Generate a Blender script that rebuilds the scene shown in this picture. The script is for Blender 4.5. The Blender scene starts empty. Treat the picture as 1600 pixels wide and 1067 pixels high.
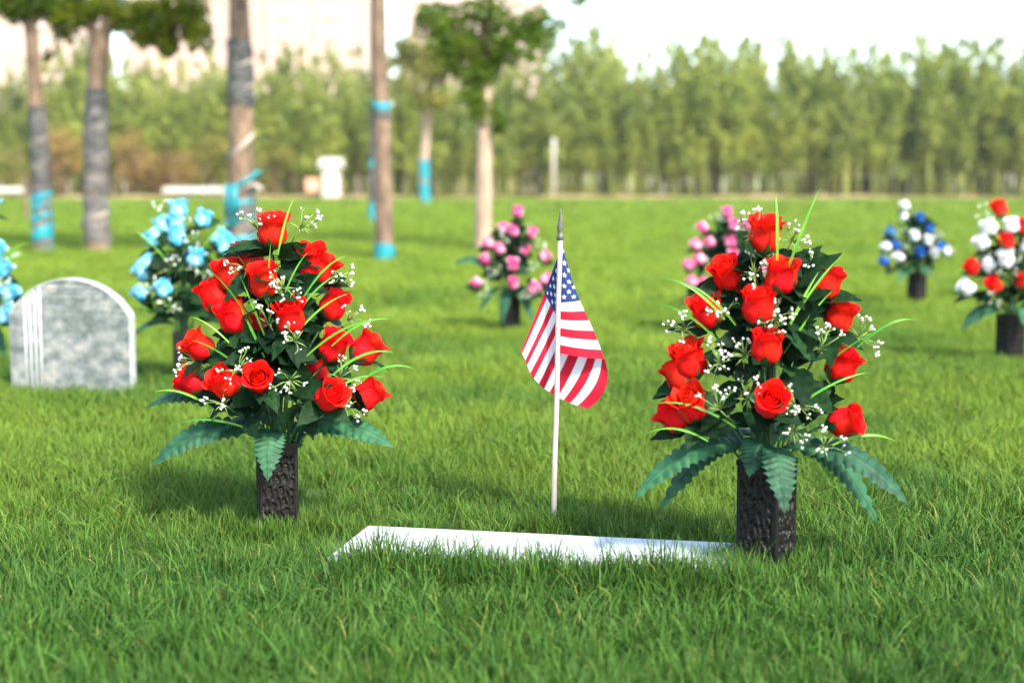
import bpy, math, random
import numpy as np
from mathutils import Vector, Matrix, Euler

random.seed(7)
rng = np.random.default_rng(7)
scene = bpy.context.scene
COL = scene.collection

# ------------------------------------------------------------------ camera
F_PX = 2222.2            # focal length in pixels of the 1600 px wide photograph (50 mm on 36 mm)
HORIZON = 296.0
CAM_H = 0.60
PITCH = math.atan((533.5 - HORIZON) / F_PX)
cam_data = bpy.data.cameras.new('camera')
cam = bpy.data.objects.new('camera', cam_data)
COL.objects.link(cam)
cam.location = (0, 0, CAM_H)
cam.rotation_euler = (math.pi / 2 - PITCH, 0, 0)
cam_data.sensor_width = 36.0
cam_data.lens = 50.0
cam_data.clip_start = 0.05
cam_data.clip_end = 3000
cam_data.dof.use_dof = True
cam_data.dof.focus_distance = 2.36
cam_data.dof.aperture_fstop = 2.9
scene.camera = cam

# ------------------------------------------------------------------ sky, sun, exposure
SUN_EL, SUN_AZ = math.radians(43), math.radians(147)   # azimuth clockwise from +Y: from the right, a little behind the camera
world = bpy.data.worlds.new('World')
scene.world = world
world.use_nodes = True
wn = world.node_tree.nodes
wn.clear()
sky = wn.new('ShaderNodeTexSky')
sky.sky_type = 'NISHITA'
sky.sun_disc = False
sky.sun_elevation = SUN_EL
sky.sun_rotation = SUN_AZ
sky.air_density = 1.15
sky.dust_density = 1.0
sky.ozone_density = 1.0
bg = wn.new('ShaderNodeBackground')
bg.inputs['Strength'].default_value = 0.15
wo = wn.new('ShaderNodeOutputWorld')
world.node_tree.links.new(sky.outputs[0], bg.inputs['Color'])
world.node_tree.links.new(bg.outputs[0], wo.inputs['Surface'])
sun_data = bpy.data.lights.new('sun', 'SUN')
sun_data.energy = 3.0
sun_data.angle = math.radians(8)
sun_data.color = (1.0, 0.93, 0.80)
sun = bpy.data.objects.new('sun', sun_data)
COL.objects.link(sun)
sdir = Vector((math.sin(SUN_AZ) * math.cos(SUN_EL), math.cos(SUN_AZ) * math.cos(SUN_EL), math.sin(SUN_EL)))
sun.rotation_euler = sdir.to_track_quat('Z', 'Y').to_euler()
sun.location = (20, -10, 30)
vs = scene.view_settings
vs.view_transform = 'Standard'
vs.look = 'None'
vs.exposure = 1.75
vs.gamma = 1.0
vs.use_curve_mapping = False
scene.cycles.use_denoising = True
scene.cycles.max_bounces = 5
scene.cycles.adaptive_threshold = 0.02
scene.cycles.transparent_max_bounces = 8
scene.cycles.sample_clamp_indirect = 6

# ------------------------------------------------------------------ projection helpers
CA, SA = math.cos(PITCH), math.sin(PITCH)
def ray(px, py):
    x = (px - 800) / F_PX
    u = (533.5 - py) / F_PX
    return Vector((x, u * SA + CA, u * CA - SA))
def at(px, py, Y):
    d = ray(px, py)
    return Vector((0, 0, CAM_H)) + d * (Y / d.y)
def gpt(px, py, z=0.035):
    d = ray(px, py)
    p = Vector((0, 0, CAM_H)) + d * ((z - CAM_H) / d.z)
    return Vector((p.x, p.y, 0.0))

# ------------------------------------------------------------------ object helpers
def tag(o, label=None, cat=None, group=None, kind=None):
    if label: o['label'] = label
    if cat: o['category'] = cat
    if group: o['group'] = group
    if kind: o['kind'] = kind
    return o
def empty(name, loc, rz=0.0):
    o = bpy.data.objects.new(name, None)
    o.empty_display_size = 0.05
    o.location = loc
    o.rotation_euler = (0, 0, rz)
    COL.objects.link(o)
    return o
def link(name, me, parent=None, loc=(0, 0, 0), quat=None, scale=None):
    o = bpy.data.objects.new(name, me)
    COL.objects.link(o)
    if parent is not None: o.parent = parent
    o.location = loc
    if quat is not None:
        o.rotation_mode = 'QUATERNION'
        o.rotation_quaternion = quat
    if scale is not None:
        o.scale = scale if hasattr(scale, '__len__') else (scale,) * 3
    return o
def mesh(name, verts, faces, mats=(), smooth=True, midx=None):
    me = bpy.data.meshes.new(name)
    me.from_pydata([tuple(map(float, v)) for v in verts], [], [tuple(map(int, f)) for f in faces])
    for m in (mats if isinstance(mats, (list, tuple)) else [mats]): me.materials.append(m)
    if midx is not None: me.polygons.foreach_set('material_index', np.asarray(midx, dtype=np.int32))
    me.polygons.foreach_set('use_smooth', np.full(len(me.polygons), smooth))
    me.update()
    return me
class MB:
    """collects geometry for one mesh"""
    def __init__(s): s.v, s.f, s.m = [], [], []
    def add(s, v, f, m=0):
        n = len(s.v)
        s.v.extend([tuple(p) for p in v])
        s.f.extend([tuple(i + n for i in q) for q in f])
        s.m.extend([m] * len(f))
    def box(s, x0, x1, y0, y1, z0, z1, m=0):
        v = [(x, y, z) for z in (z0, z1) for y in (y0, y1) for x in (x0, x1)]
        s.add(v, [(0, 2, 3, 1), (4, 5, 7, 6), (0, 1, 5, 4), (2, 6, 7, 3), (0, 4, 6, 2), (1, 3, 7, 5)], m)
    def tube(s, pts, rad, n=8, m=0, cap=True, wob=0.0):
        pts = [Vector(p) for p in pts]
        if not hasattr(rad, '__len__'): rad = [rad] * len(pts)
        v, f = [], []
        ref = Vector((0.31, 0.87, 0.2)).normalized()
        for i, p in enumerate(pts):
            d = (pts[min(i + 1, len(pts) - 1)] - pts[max(i - 1, 0)])
            d = d.normalized() if d.length > 1e-9 else Vector((0, 0, 1))
            a = d.cross(ref)
            if a.length < 1e-3: a = d.cross(Vector((1, 0, 0)))
            a.normalize(); b = d.cross(a)
            for k in range(n):
                t = 2 * math.pi * k / n
                r = rad[i] * (1 + wob * (random.random() - .5))
                v.append(p + a * (r * math.cos(t)) + b * (r * math.sin(t)))
        for i in range(len(pts) - 1):
            for k in range(n):
                k2 = (k + 1) % n
                f.append((i * n + k, i * n + k2, (i + 1) * n + k2, (i + 1) * n + k))
        if cap:
            f.append(tuple(range(n - 1, -1, -1)))
            f.append(tuple((len(pts) - 1) * n + k for k in range(n)))
        s.add(v, f, m)
    def grid(s, P, m=0):
        """P: rows x cols of points"""
        R, C = len(P), len(P[0])
        v = [p for row in P for p in row]
        f = [(i * C + j, i * C + j + 1, (i + 1) * C + j + 1, (i + 1) * C + j) for i in range(R - 1) for j in range(C - 1)]
        s.add(v, f, m)
    def ball(s, c, r, n=6, k=4, m=0, sz=1.0):
        v, f = [], []
        for i in range(k + 1):
            th = math.pi * i / k
            for j in range(n):
                ph = 2 * math.pi * j / n
                v.append((c[0] + r * math.sin(th) * math.cos(ph), c[1] + r * math.sin(th) * math.sin(ph), c[2] + r * sz * math.cos(th)))
        for i in range(k):
            for j in range(n):
                j2 = (j + 1) % n
                f.append((i * n + j, (i + 1) * n + j, (i + 1) * n + j2, i * n + j2))
        s.add(v, f, m)
    def mesh(s, name, mats, smooth=True): return mesh(name, s.v, s.f, mats, smooth, s.m)
    def build(s, name, mats, parent=None, loc=(0, 0, 0), smooth=True, **k):
        return link(name, s.mesh(name, mats, smooth), parent, loc, **k)
def bez(p0, p1, p2, n):
    return [p0 * (1 - t) ** 2 + p1 * (2 * t * (1 - t)) + p2 * t * t for t in [i / (n - 1) for i in range(n)]]
def track(v, roll=0.0):
    return Vector(v).to_track_quat('Z', 'Y') @ Euler((0, 0, roll)).to_quaternion()

# ------------------------------------------------------------------ materials
MATS = {}
def mat(name, c1, c2=None, rough=0.6, scale=20.0, trans=0.0, spec=0.5, bump=0.0, bscale=None, per_object=0.0, stretch=None,
        c3=None, metal=0.0, detail=4.0, tint=None, lo=0.35, hi=0.65, tcol=None):
    if name in MATS: return MATS[name]
    m = bpy.data.materials.new(name)
    m.use_nodes = True
    nt = m.node_tree; N = nt.nodes; L = nt.links
    N.clear()
    out = N.new('ShaderNodeOutputMaterial')
    p = N.new('ShaderNodeBsdfPrincipled')
    p.inputs['Roughness'].default_value = rough
    p.inputs['Metallic'].default_value = metal
    p.inputs['Specular IOR Level'].default_value = spec
    c2 = c2 or c1
    tc = N.new('ShaderNodeTexCoord')
    mp = N.new('ShaderNodeMapping')
    if stretch: mp.inputs['Scale'].default_value = stretch
    L.new(tc.outputs['Object'], mp.inputs['Vector'])
    nz = N.new('ShaderNodeTexNoise')
    nz.inputs['Scale'].default_value = scale
    nz.inputs['Detail'].default_value = detail
    L.new(mp.outputs[0], nz.inputs['Vector'])
    cr = N.new('ShaderNodeValToRGB')
    cr.color_ramp.elements[0].position = lo
    cr.color_ramp.elements[0].color = (*c1, 1)
    cr.color_ramp.elements[1].position = hi
    cr.color_ramp.elements[1].color = (*c2, 1)
    if c3:
        e = cr.color_ramp.elements.new(min(0.98, hi + 0.12)); e.color = (*c3, 1)
    L.new(nz.outputs['Fac'], cr.inputs['Fac'])
    col = cr.outputs['Color']
    if per_object or tint:
        hs = N.new('ShaderNodeHueSaturation')
        oi = N.new('ShaderNodeObjectInfo')
        src = oi.outputs['Random']
        if tint:
            at_ = N.new('ShaderNodeAttribute'); at_.attribute_name = tint
            ad = N.new('ShaderNodeMath'); ad.operation = 'ADD'
            L.new(at_.outputs['Fac'], ad.inputs[0]); L.new(src, ad.inputs[1])
            hf = N.new('ShaderNodeMath'); hf.operation = 'MULTIPLY'; hf.inputs[1].default_value = 0.5
            L.new(ad.outputs[0], hf.inputs[0]); src = hf.outputs[0]
        mr = N.new('ShaderNodeMapRange')
        mr.inputs['To Min'].default_value = 1 - per_object
        mr.inputs['To Max'].default_value = 1 + per_object
        L.new(src, mr.inputs['Value'])
        L.new(mr.outputs[0], hs.inputs['Value'])
        mh = N.new('ShaderNodeMapRange')
        mh.inputs['To Min'].default_value = 0.5 + per_object * .03
        mh.inputs['To Max'].default_value = 0.5 - per_object * .03
        L.new(src, mh.inputs['Value'])
        L.new(mh.outputs[0], hs.inputs['Hue'])
        L.new(col, hs.inputs['Color'])
        col = hs.outputs['Color']
    L.new(col, p.inputs['Base Color'])
    if bump:
        nb = N.new('ShaderNodeTexNoise')
        nb.inputs['Scale'].default_value = bscale or scale * 3
        nb.inputs['Detail'].default_value = 5
        L.new(mp.outputs[0], nb.inputs['Vector'])
        b = N.new('ShaderNodeBump')
        b.inputs['Strength'].default_value = bump
        b.inputs['Distance'].default_value = 0.002
        L.new(nb.outputs['Fac'], b.inputs['Height'])
        L.new(b.outputs[0], p.inputs['Normal'])
    if trans:
        t = N.new('ShaderNodeBsdfTranslucent')
        if tcol:
            t.inputs['Color'].default_value = (*tcol, 1)
        else:
            L.new(col, t.inputs['Color'])
        mx = N.new('ShaderNodeMixShader')
        mx.inputs[0].default_value = trans
        L.new(p.outputs[0], mx.inputs[1]); L.new(t.outputs[0], mx.inputs[2])
        L.new(mx.outputs[0], out.inputs['Surface'])
    else:
        L.new(p.outputs[0], out.inputs['Surface'])
    MATS[name] = m
    return m

M_RED = mat('red_silk', (0.76, 0.006, 0.003), (0.84, 0.016, 0.007), rough=.65, scale=60, per_object=.10, trans=.36, spec=.25, bump=.35, bscale=160)
M_PINK = mat('pink_silk', (0.86, 0.02, 0.24), (0.92, 0.30, 0.56), rough=.6, scale=45, trans=.4, spec=.3)
M_BLUE = mat('sky_blue_silk', (0.04, 0.52, 0.80), (0.38, 0.78, 0.90), rough=.6, scale=45, trans=.4, spec=.3)
M_NAVY = mat('royal_blue_silk', (0.01, 0.07, 0.38), (0.02, 0.14, 0.52), rough=.6, scale=45, trans=.2, spec=.3)
M_WHITE = mat('white_silk', (0.78, 0.80, 0.80), (0.84, 0.84, 0.82), rough=.6, scale=45, trans=.2, spec=.3)
M_LEAF = mat('dark_leaf', (0.004, 0.016, 0.005), (0.011, 0.040, 0.012), rough=.6, scale=70, trans=.06, spec=.10, bump=.3, per_object=.4)
M_FERN = mat('fern_green', (0.013, 0.062, 0.026), (0.032, 0.120, 0.054), rough=.55, scale=40, trans=.12, spec=.25, bump=.25, per_object=.3)
M_BLADE = mat('blade_green', (0.07, 0.33, 0.03), (0.20, 0.46, 0.04), rough=.4, scale=14, trans=.3, spec=.4, per_object=.3)
M_SPRIG = mat('sprig_green', (0.22, 0.36, 0.08), (0.30, 0.44, 0.12), rough=.5, scale=60, trans=.2)
M_BUD = mat('sprig_bud_white', (0.74, 0.78, 0.66), (0.82, 0.82, 0.80), rough=.5, scale=200)
M_STEM = mat('stem_green', (0.015, 0.06, 0.02), (0.03, 0.11, 0.03), rough=.5)
M_VASE = mat('vase_plastic', (0.005, 0.0045, 0.004), (0.009, 0.008, 0.007), rough=.5, scale=90, spec=.25, bump=.2)
M_VFOIL = mat('vase_recess', (0.004, 0.0035, 0.003), (0.016, 0.013, 0.010), rough=.6, scale=330, spec=.2, c3=(.11, .092, .075), bump=.5, bscale=400, lo=.42, hi=.60)
M_FOAM = mat('foam_dark', (0.02, 0.03, 0.015), (0.04, 0.05, 0.03), rough=.9)
M_MARBLE = mat('white_marble', (0.48, 0.49, 0.50), (0.60, 0.60, 0.61), rough=.45, scale=9, bump=.05)
M_GRANITE = mat('grey_granite', (0.085, 0.10, 0.098), (0.20, 0.215, 0.205), rough=.8, scale=30, stretch=(1, 1, 1.2), c3=(.31, .285, .235), bump=.5, bscale=90, detail=9, lo=.36, hi=.58)
M_GEDGE = mat('pale_rib_lit_edge', (0.34, 0.36, 0.36), (0.48, 0.48, 0.47), rough=.7, scale=60, bump=.4)  # own tone of the ribs; on the stone's rim, painted sunlight
M_POLE = mat('pale_wood', (0.40, 0.32, 0.27), (0.60, 0.50, 0.44), rough=.55, scale=30, stretch=(1, 1, .12), bump=.3)
M_FINIAL = mat('olive_bronze', (0.055, 0.058, 0.036), (0.11, 0.11, 0.07), rough=.45, scale=120, spec=.6)
M_BARK = mat('grey_brown_bark', (0.09, 0.058, 0.038), (0.24, 0.16, 0.105), rough=.9, scale=14, stretch=(1, 1, .35), bump=.9, bscale=30)
M_PALEBARK = mat('pale_bark', (0.30, 0.20, 0.14), (0.46, 0.33, 0.24), rough=.85, scale=10, stretch=(1, 1, .4), bump=.6, bscale=30)
M_WRAP = mat('dark_wrap', (0.035, 0.035, 0.036), (0.11, 0.105, 0.10), rough=.85, scale=9, stretch=(1, 1, 2.2), c3=(.30, .26, .22), bump=.8, bscale=40)
M_WRAP2 = mat('grey_wrap', (0.07, 0.065, 0.06), (0.17, 0.15, 0.135), rough=.85, scale=7, stretch=(1, 1, 2.5), c3=(.36, .30, .24), bump=.8, bscale=40)
M_CYAN = mat('cyan_plastic', (0.008, 0.17, 0.21), (0.02, 0.29, 0.33), rough=.4, scale=16, stretch=(1, 1, 2), bump=.6, bscale=40)
M_STRAP = mat('white_strap', (0.34, 0.28, 0.22), (0.44, 0.38, 0.32), rough=.7)
M_CROWN = mat('broad_leaf', (0.11, 0.17, 0.010), (0.32, 0.36, 0.025), rough=.5, scale=3.5, trans=.65, spec=.4, per_object=.1)
M_CROWN2 = mat('deep_leaf', (0.065, 0.13, 0.010), (0.18, 0.26, 0.022), rough=.5, scale=3.5, trans=.55, spec=.4)
M_YELLOW = mat('yellow_leaf', (0.16, 0.19, 0.03), (0.30, 0.27, 0.05), rough=.6, scale=.8, trans=.4, spec=.3, c3=(.42, .22, .08))
M_RUST = mat('rust_leaf', (0.20, 0.14, 0.04), (0.36, 0.26, 0.07), rough=.7, scale=.6, trans=.3, spec=.2, c3=(.32, .30, .06), per_object=.3)
M_BAMBOO = mat('bamboo_leaf', (0.10, 0.155, 0.018), (0.34, 0.38, 0.055), rough=.55, scale=.6, trans=.3, spec=.35, per_object=.22)
M_CULM = mat('bamboo_culm', (0.16, 0.22, 0.04), (0.30, 0.34, 0.07), rough=.5, scale=2, per_object=.3)
M_SOIL = mat('bare_soil', (0.34, 0.20, 0.10), (0.52, 0.34, 0.19), rough=.95, scale=.8, detail=8, bump=.5)
M_PINKWALL = mat('pink_render', (0.46, 0.33, 0.27), (0.50, 0.37, 0.31), rough=.9, scale=.3)
M_CREAM = mat('cream_render', (0.54, 0.44, 0.38), (0.58, 0.48, 0.42), rough=.9, scale=.3)
M_GLASS = mat('window_glass', (0.47, 0.34, 0.28), (0.50, 0.37, 0.31), rough=.8, scale=.4, spec=.7)
M_CONC = mat('white_concrete', (0.46, 0.45, 0.40), (0.56, 0.55, 0.50), rough=.85, scale=6, bump=.4)
M_ORANGE = mat('orange_board', (0.66, 0.30, 0.20), (0.74, 0.38, 0.26), rough=.7, scale=4)
M_SHED = mat('pale_shed', (0.30, 0.34, 0.34), (0.46, 0.50, 0.49), rough=.5, scale=2)
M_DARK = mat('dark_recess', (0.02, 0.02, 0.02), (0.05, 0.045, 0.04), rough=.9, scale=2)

# grass: colour varies blade by blade, tuft by tuft and in wide patches, with far brightness painted in
def grass_material():
    m = bpy.data.materials.new('lawn_grass'); m.use_nodes = True
    nt = m.node_tree; N = nt.nodes; L = nt.links; N.clear()
    out = N.new('ShaderNodeOutputMaterial')
    p = N.new('ShaderNodeBsdfPrincipled'); p.inputs['Roughness'].default_value = .55
    p.inputs['Specular IOR Level'].default_value = .15
    tr = N.new('ShaderNodeBsdfTranslucent')
    att = N.new('ShaderNodeAttribute'); att.attribute_name = 'tint'
    oi = N.new('ShaderNodeObjectInfo')
    a = N.new('ShaderNodeMath'); a.operation = 'MULTIPLY_ADD'; a.inputs[1].default_value = .28
    L.new(oi.outputs['Random'], a.inputs[0]); L.new(att.outputs['Fac'], a.inputs[2])
    cr = N.new('ShaderNodeValToRGB')
    E = cr.color_ramp.elements
    E[0].position = 0.0; E[0].color = (0.008, 0.042, 0.008, 1)
    E[1].position = 1.0; E[1].color = (0.085, 0.21, 0.025, 1)
    e = E.new(.45); e.color = (0.030, 0.112, 0.016, 1)
    L.new(a.outputs[0], cr.inputs['Fac'])
    # patches and painted brightening with distance
    geo = N.new('ShaderNodeNewGeometry')
    nz = N.new('ShaderNodeTexNoise'); nz.inputs['Scale'].default_value = 1.1; nz.inputs['Detail'].default_value = 4
    L.new(geo.outputs['Position'], nz.inputs['Vector'])
    mr = N.new('ShaderNodeMapRange'); mr.inputs['From Min'].default_value = .36; mr.inputs['From Max'].default_value = .68
    L.new(nz.outputs['Fac'], mr.inputs['Value'])
    mx = N.new('ShaderNodeMixRGB'); mx.blend_type = 'MIX'
    mx.inputs[2].default_value = (0.225, 0.325, 0.028, 1)
    mm = N.new('ShaderNodeMath'); mm.operation = 'MULTIPLY'; mm.inputs[1].default_value = .75
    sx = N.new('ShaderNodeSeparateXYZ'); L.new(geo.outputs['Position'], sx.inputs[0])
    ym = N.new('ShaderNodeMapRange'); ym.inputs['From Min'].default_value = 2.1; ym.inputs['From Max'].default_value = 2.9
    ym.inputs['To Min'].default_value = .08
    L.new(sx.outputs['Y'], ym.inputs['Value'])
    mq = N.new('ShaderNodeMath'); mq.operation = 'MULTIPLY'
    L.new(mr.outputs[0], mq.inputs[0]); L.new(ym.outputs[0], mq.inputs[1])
    yf = N.new('ShaderNodeMapRange'); yf.inputs['From Min'].default_value = 3.0; yf.inputs['From Max'].default_value = 9.0; yf.inputs['To Max'].default_value = .6  # far lawn's hazy brightness put into the blade colour by distance
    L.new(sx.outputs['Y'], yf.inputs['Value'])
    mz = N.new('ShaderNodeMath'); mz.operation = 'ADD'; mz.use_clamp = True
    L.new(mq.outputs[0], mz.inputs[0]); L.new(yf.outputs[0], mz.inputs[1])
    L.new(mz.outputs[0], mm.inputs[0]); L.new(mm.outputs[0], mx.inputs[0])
    L.new(cr.outputs[0], mx.inputs[1])
    # dry blades
    dr = N.new('ShaderNodeAttribute'); dr.attribute_name = 'dry'
    mx2 = N.new('ShaderNodeMixRGB'); mx2.inputs[2].default_value = (0.30, 0.27, 0.07, 1)
    L.new(dr.outputs['Fac'], mx2.inputs[0]); L.new(mx.outputs[0], mx2.inputs[1])
    L.new(mx2.outputs[0], p.inputs['Base Color']); L.new(mx2.outputs[0], tr.inputs['Color'])
    ms = N.new('ShaderNodeMixShader'); ms.inputs[0].default_value = .25
    L.new(p.outputs[0], ms.inputs[1]); L.new(tr.outputs[0], ms.inputs[2])
    L.new(ms.outputs[0], out.inputs['Surface'])
    return m
M_GRASS = grass_material()
M_LAWN = mat('lawn_ground', (0.020, 0.040, 0.008), (0.045, 0.095, 0.016), rough=.95, scale=3, detail=8)
M_FARGROUND = mat('far_ground', (0.05, 0.09, 0.02), (0.11, 0.13, 0.04), rough=.95, scale=.05, detail=8)

# ------------------------------------------------------------------ the setting
def sheet(name, x0, x1, y0, y1, z, m, nx=1, ny=1, amp=0.0):
    xs = np.linspace(x0, x1, nx + 1); ys = np.linspace(y0, y1, ny + 1)
    P = [[(x, y, z + (amp * (random.random()) if 0 < i < ny else 0)) for x in xs] for i, y in enumerate(ys)]
    b = MB(); b.grid(P)
    return tag(b.build(name, m), kind='structure')
sheet('ground', -390, 390, -20, 780, -0.03, M_FARGROUND)
sheet('lawn', -90, 90, -8, 80, 0.0, M_LAWN)
sheet('soil_strip', -90, 90, 80, 104, 0.06, M_SOIL, 160, 10, .22)

# ------------------------------------------------------------------ things with a footprint on the lawn (keep grass clear)
VASE_L = gpt(434, 812); VASE_R = gpt(1196, 872)
KEEP_OUT = []           # (centre x, y, angle, half width, half depth)

# ------------------------------------------------------------------ roses
def rprof(t):
    return np.interp(t, [0, .06, .2, .42, .66, .84, .94, 1], [.10, .50, .90, 1.04, .93, .90, .97, 1.10])
def petal_points(R, H, span, lip=1.0, seed=0, nu=9, nt=10, phi=0.0, pinch=0.0, slope=.05):
    r_ = random.Random(seed)
    a, b, c = r_.uniform(0, 6), r_.uniform(0, 6), r_.uniform(.6, 1.3)
    P = []
    for i in range(nt):
        t = i / (nt - 1)
        row = []
        for j in range(nu):
            u = -1 + 2 * j / (nu - 1)
            w = span * (.5 + .5 * min(1, t / .3)) * (1 - .12 * max(0, t - .75) * 4)
            ph = phi + u * w
            r = R * rprof(t) * (1 - pinch * t)
            top = max(0, (t - .8) / .2)
            r *= 1 + slope * u
            r += R * .035 * math.sin(3.2 * u * c + a) * t + R * .02 * math.sin(7 * u + b + 4 * t)
            r += R * (lip - 1) * top ** 1.5
            r += R * .22 * top ** 2 * lip * (math.cos(u * 2.6 + a * .2)) * .5
            z = H * t * (1 - .17 * abs(u) ** 2.6) - H * .05 * max(0, lip - .9) * top ** 2 * 1.6
            z += H * .02 * math.sin(5 * u + a) * top
            row.append((r * math.cos(ph), r * math.sin(ph), z))
        P.append(row)
    return P
ROSE_R, ROSE_H = 0.0250, 0.063
def rose_core(m, open_, seed):
    b = MB()
    for k in range(3):
        b.grid(petal_points(ROSE_R * .80, ROSE_H * 1.0, 1.25, 0.9 + .14 * open_, seed + k, phi=k * 2.09 + .5, slope=.09))
    for k in range(3):
        b.grid(petal_points(ROSE_R * .58, ROSE_H * .98, 1.3, .75, seed + 5 + k, phi=k * 2.09 + 1.3, pinch=.12, slope=.12))
    for k in range(2):
        b.grid(petal_points(ROSE_R * .36, ROSE_H * .93, 1.9, .6, seed + 9 + k, phi=k * 3.1, pinch=.2, slope=.2))
    b.grid(petal_points(ROSE_R * .19, ROSE_H * .90, 2.9, .6, seed + 12, phi=1, pinch=.2, slope=.3))
    return b.mesh('rose', m)
def rose_petal(m, open_, seed):
    b = MB(); b.grid(petal_points(ROSE_R * 1.0, ROSE_H * .97, 1.05, 0.97 + .24 * open_, seed, slope=.07))
    return b.mesh('petal', m)
def calyx_mesh():
    b = MB()
    n = 20; P = []
    for i, (t, r, z) in enumerate([(0, .10, -.10), (.2, .34, -.06), (.5, .66, .06), (.8, .96, .20), (1, 1.04, .32)]):
        row = []
        for j in range(n + 1):
            ph = 2 * math.pi * j / n
            s = .5 + .5 * math.cos(ph * 5)
            zz = z if i < 3 else (.06 + (z - .06) * (.25 + 1.0 * s))
            rr = ROSE_R * r * (1 if i < 3 else (.82 + .20 * s))
            row.append((rr * math.cos(ph), rr * math.sin(ph), ROSE_H * zz))
        P.append(row)
    b.grid(P)
    b.tube([(0, 0, -ROSE_H * .25), (0, 0, -ROSE_H * .05)], [.0022, .004], 6)
    return b.mesh('calyx', M_STEM)
CALYX = calyx_mesh()
ROSES = {}
M_PINK2 = mat('pale_pink_silk', (0.88, 0.34, 0.56), (0.94, 0.72, 0.82), rough=.6, scale=45, trans=.4, spec=.3)
M_BLUE2 = mat('pale_blue_silk', (0.22, 0.68, 0.88), (0.60, 0.86, 0.92), rough=.6, scale=45, trans=.4, spec=.3)
def rose_set(key, m):
    S = []
    for k, op in enumerate((0.15, .5, .9, .35)):
        S.append((rose_core(m, op, 40 * k), [rose_petal({'pink': M_PINK2, 'blue': M_BLUE2}.get(key, m) if q else m, op, 40 * k + 20 + q) for q in range(2)]))
    ROSES[key] = S
for key, m in (('red', M_RED), ('pink', M_PINK), ('blue', M_BLUE), ('navy', M_NAVY), ('white', M_WHITE)): rose_set(key, m)

def add_rose(parent, pos, axis, size, key, variant, roll):
    core, pets = ROSES[key][variant]
    q = track(axis, roll)
    o = link('rose', core, parent, pos, q, size)
    npet = 5
    for k in range(npet):
        a = 2 * math.pi * k / npet + random.uniform(-.15, .15)
        c = link('petal', pets[k % 2], o, (0, 0, 0), Euler((0, 0, a)).to_quaternion(), (1 + .03 * (k % 2), 1 + .03 * (k % 2), random.uniform(.93, 1.03)))
    link('calyx', CALYX, o)
    return o

# leaves
def leaf_mesh(seed, L=.068, W=.046, m=M_LEAF, fold=.25, curl=.25):
    r_ = random.Random(seed)
    n = 11; P = []
    cu = curl * r_.uniform(.4, 1.5); fo = fold * r_.uniform(.4, 1.4); tw = r_.uniform(-.3, .3)
    for i in range(n):
        t = i / (n - 1)
        w = W * .5 * (math.sin(math.pi * min(1, t ** .75)) ** .8) * (1.0 if i % 2 else .93)
        if i in (0, n - 1): w = .0006
        y = L * t; z = -cu * L * t * t
        row = []
        for u in (-1, -.5, 0, .5, 1):
            row.append((u * w, y - (.004 if (i % 2 and abs(u) == 1) else 0), z + abs(u) * w * fo + tw * u * w * t + (.0012 * (1 if i % 2 else -1) if abs(u) == .5 else 0)))
        P.append(row)
    b = MB(); b.grid(P)
    b.tube([(0, -.02, .003), (0, 0, 0), (0, L * .8, -cu * L * .64 - .0006)], [.0009, .0011, .0004], 4)
    return b.mesh('leaf', m)
LEAVES = [leaf_mesh(s, L=.062 + .012 * (s % 3), W=.040 + .010 * (s % 2)) for s in range(7)]
def leaf_quat(direction, up_hint, roll=0.0):
    y = Vector(direction).normalized()
    z = Vector(up_hint) - y * y.dot(Vector(up_hint))
    if z.length < 1e-3: z = y.orthogonal()
    z.normalize(); x = y.cross(z)
    M = Matrix((x, y, z)).transposed()
    return M.to_quaternion() @ Euler((0, roll, 0)).to_quaternion()

def frond(parent, p0, p1, p2, width, seed, up=Vector((0, 0, 1)), taper=.55):
    """pleated fern frond along a curve, toothed edge"""
    r_ = random.Random(seed)
    n = 57
    pts = bez(Vector(p0), Vector(p1), Vector(p2), n)
    b = MB(); P = []
    roll = r_.uniform(-.35, .35)
    for i, p in enumerate(pts):
        t = i / (n - 1)
        d = (pts[min(i + 1, n - 1)] - pts[max(i - 1, 0)]).normalized()
        side = d.cross(up)
        if side.length < .15: side = d.cross(Vector((0, 1, 0)))
        side.normalize(); nor = side.cross(d).normalized()
        s2 = side * math.cos(roll) + nor * math.sin(roll)
        nor = nor * math.cos(roll) - side * math.sin(roll)
        w = width * .5 * np.interp(t, [0, .12, .22, .45, .75, .93, 1], [.05, .12, .75, 1, .74, .26, .02])
        ph = i % 4
        tooth = (1.0, .96, .84, .70)[ph]
        row = []
        pl = (0, .0022, .0030, -.0004)[ph] * min(1, w / .012)
        for u in (-1, -.66, -.33, -.05, 0, .05, .33, .66, 1):
            tt = tooth if abs(u) > .6 else 1
            fwd = d * (w * .35 * abs(u) ** 1.3)
            row.append(p + s2 * (u * w * tt) + fwd + nor * (abs(u) ** .6 * pl - .10 * w * u * u * 1.6 + (.0012 if abs(u) < .03 else 0)))
        P.append(row)
    b.grid(P)
    return b.build('fern_frond', M_FERN, parent)

def blade(parent, p0, p1, p2, width, seed):
    n = 12
    pts = bez(Vector(p0), Vector(p1), Vector(p2), n)
    P = []
    rr = random.Random(seed); roll = rr.uniform(-.6, .6)
    for i, p in enumerate(pts):
        t = i / (n - 1)
        d = (pts[min(i + 1, n - 1)] - pts[max(i - 1, 0)]).normalized()
        side = d.cross(Vector((0, -1, .25)))
        if side.length < .1: side = d.cross(Vector((1, 0, 0)))
        side.normalize(); nor = side.cross(d)
        s2 = side * math.cos(roll) + nor * math.sin(roll)
        w = width * .5 * np.interp(t, [0, .3, .6, 1], [.6, 1, .8, .06])
        P.append([p - s2 * w + nor * w * .35, p, p + s2 * w + nor * w * .35])
    b = MB(); b.grid(P)
    return b.build('grass_blade', M_BLADE, parent)

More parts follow.
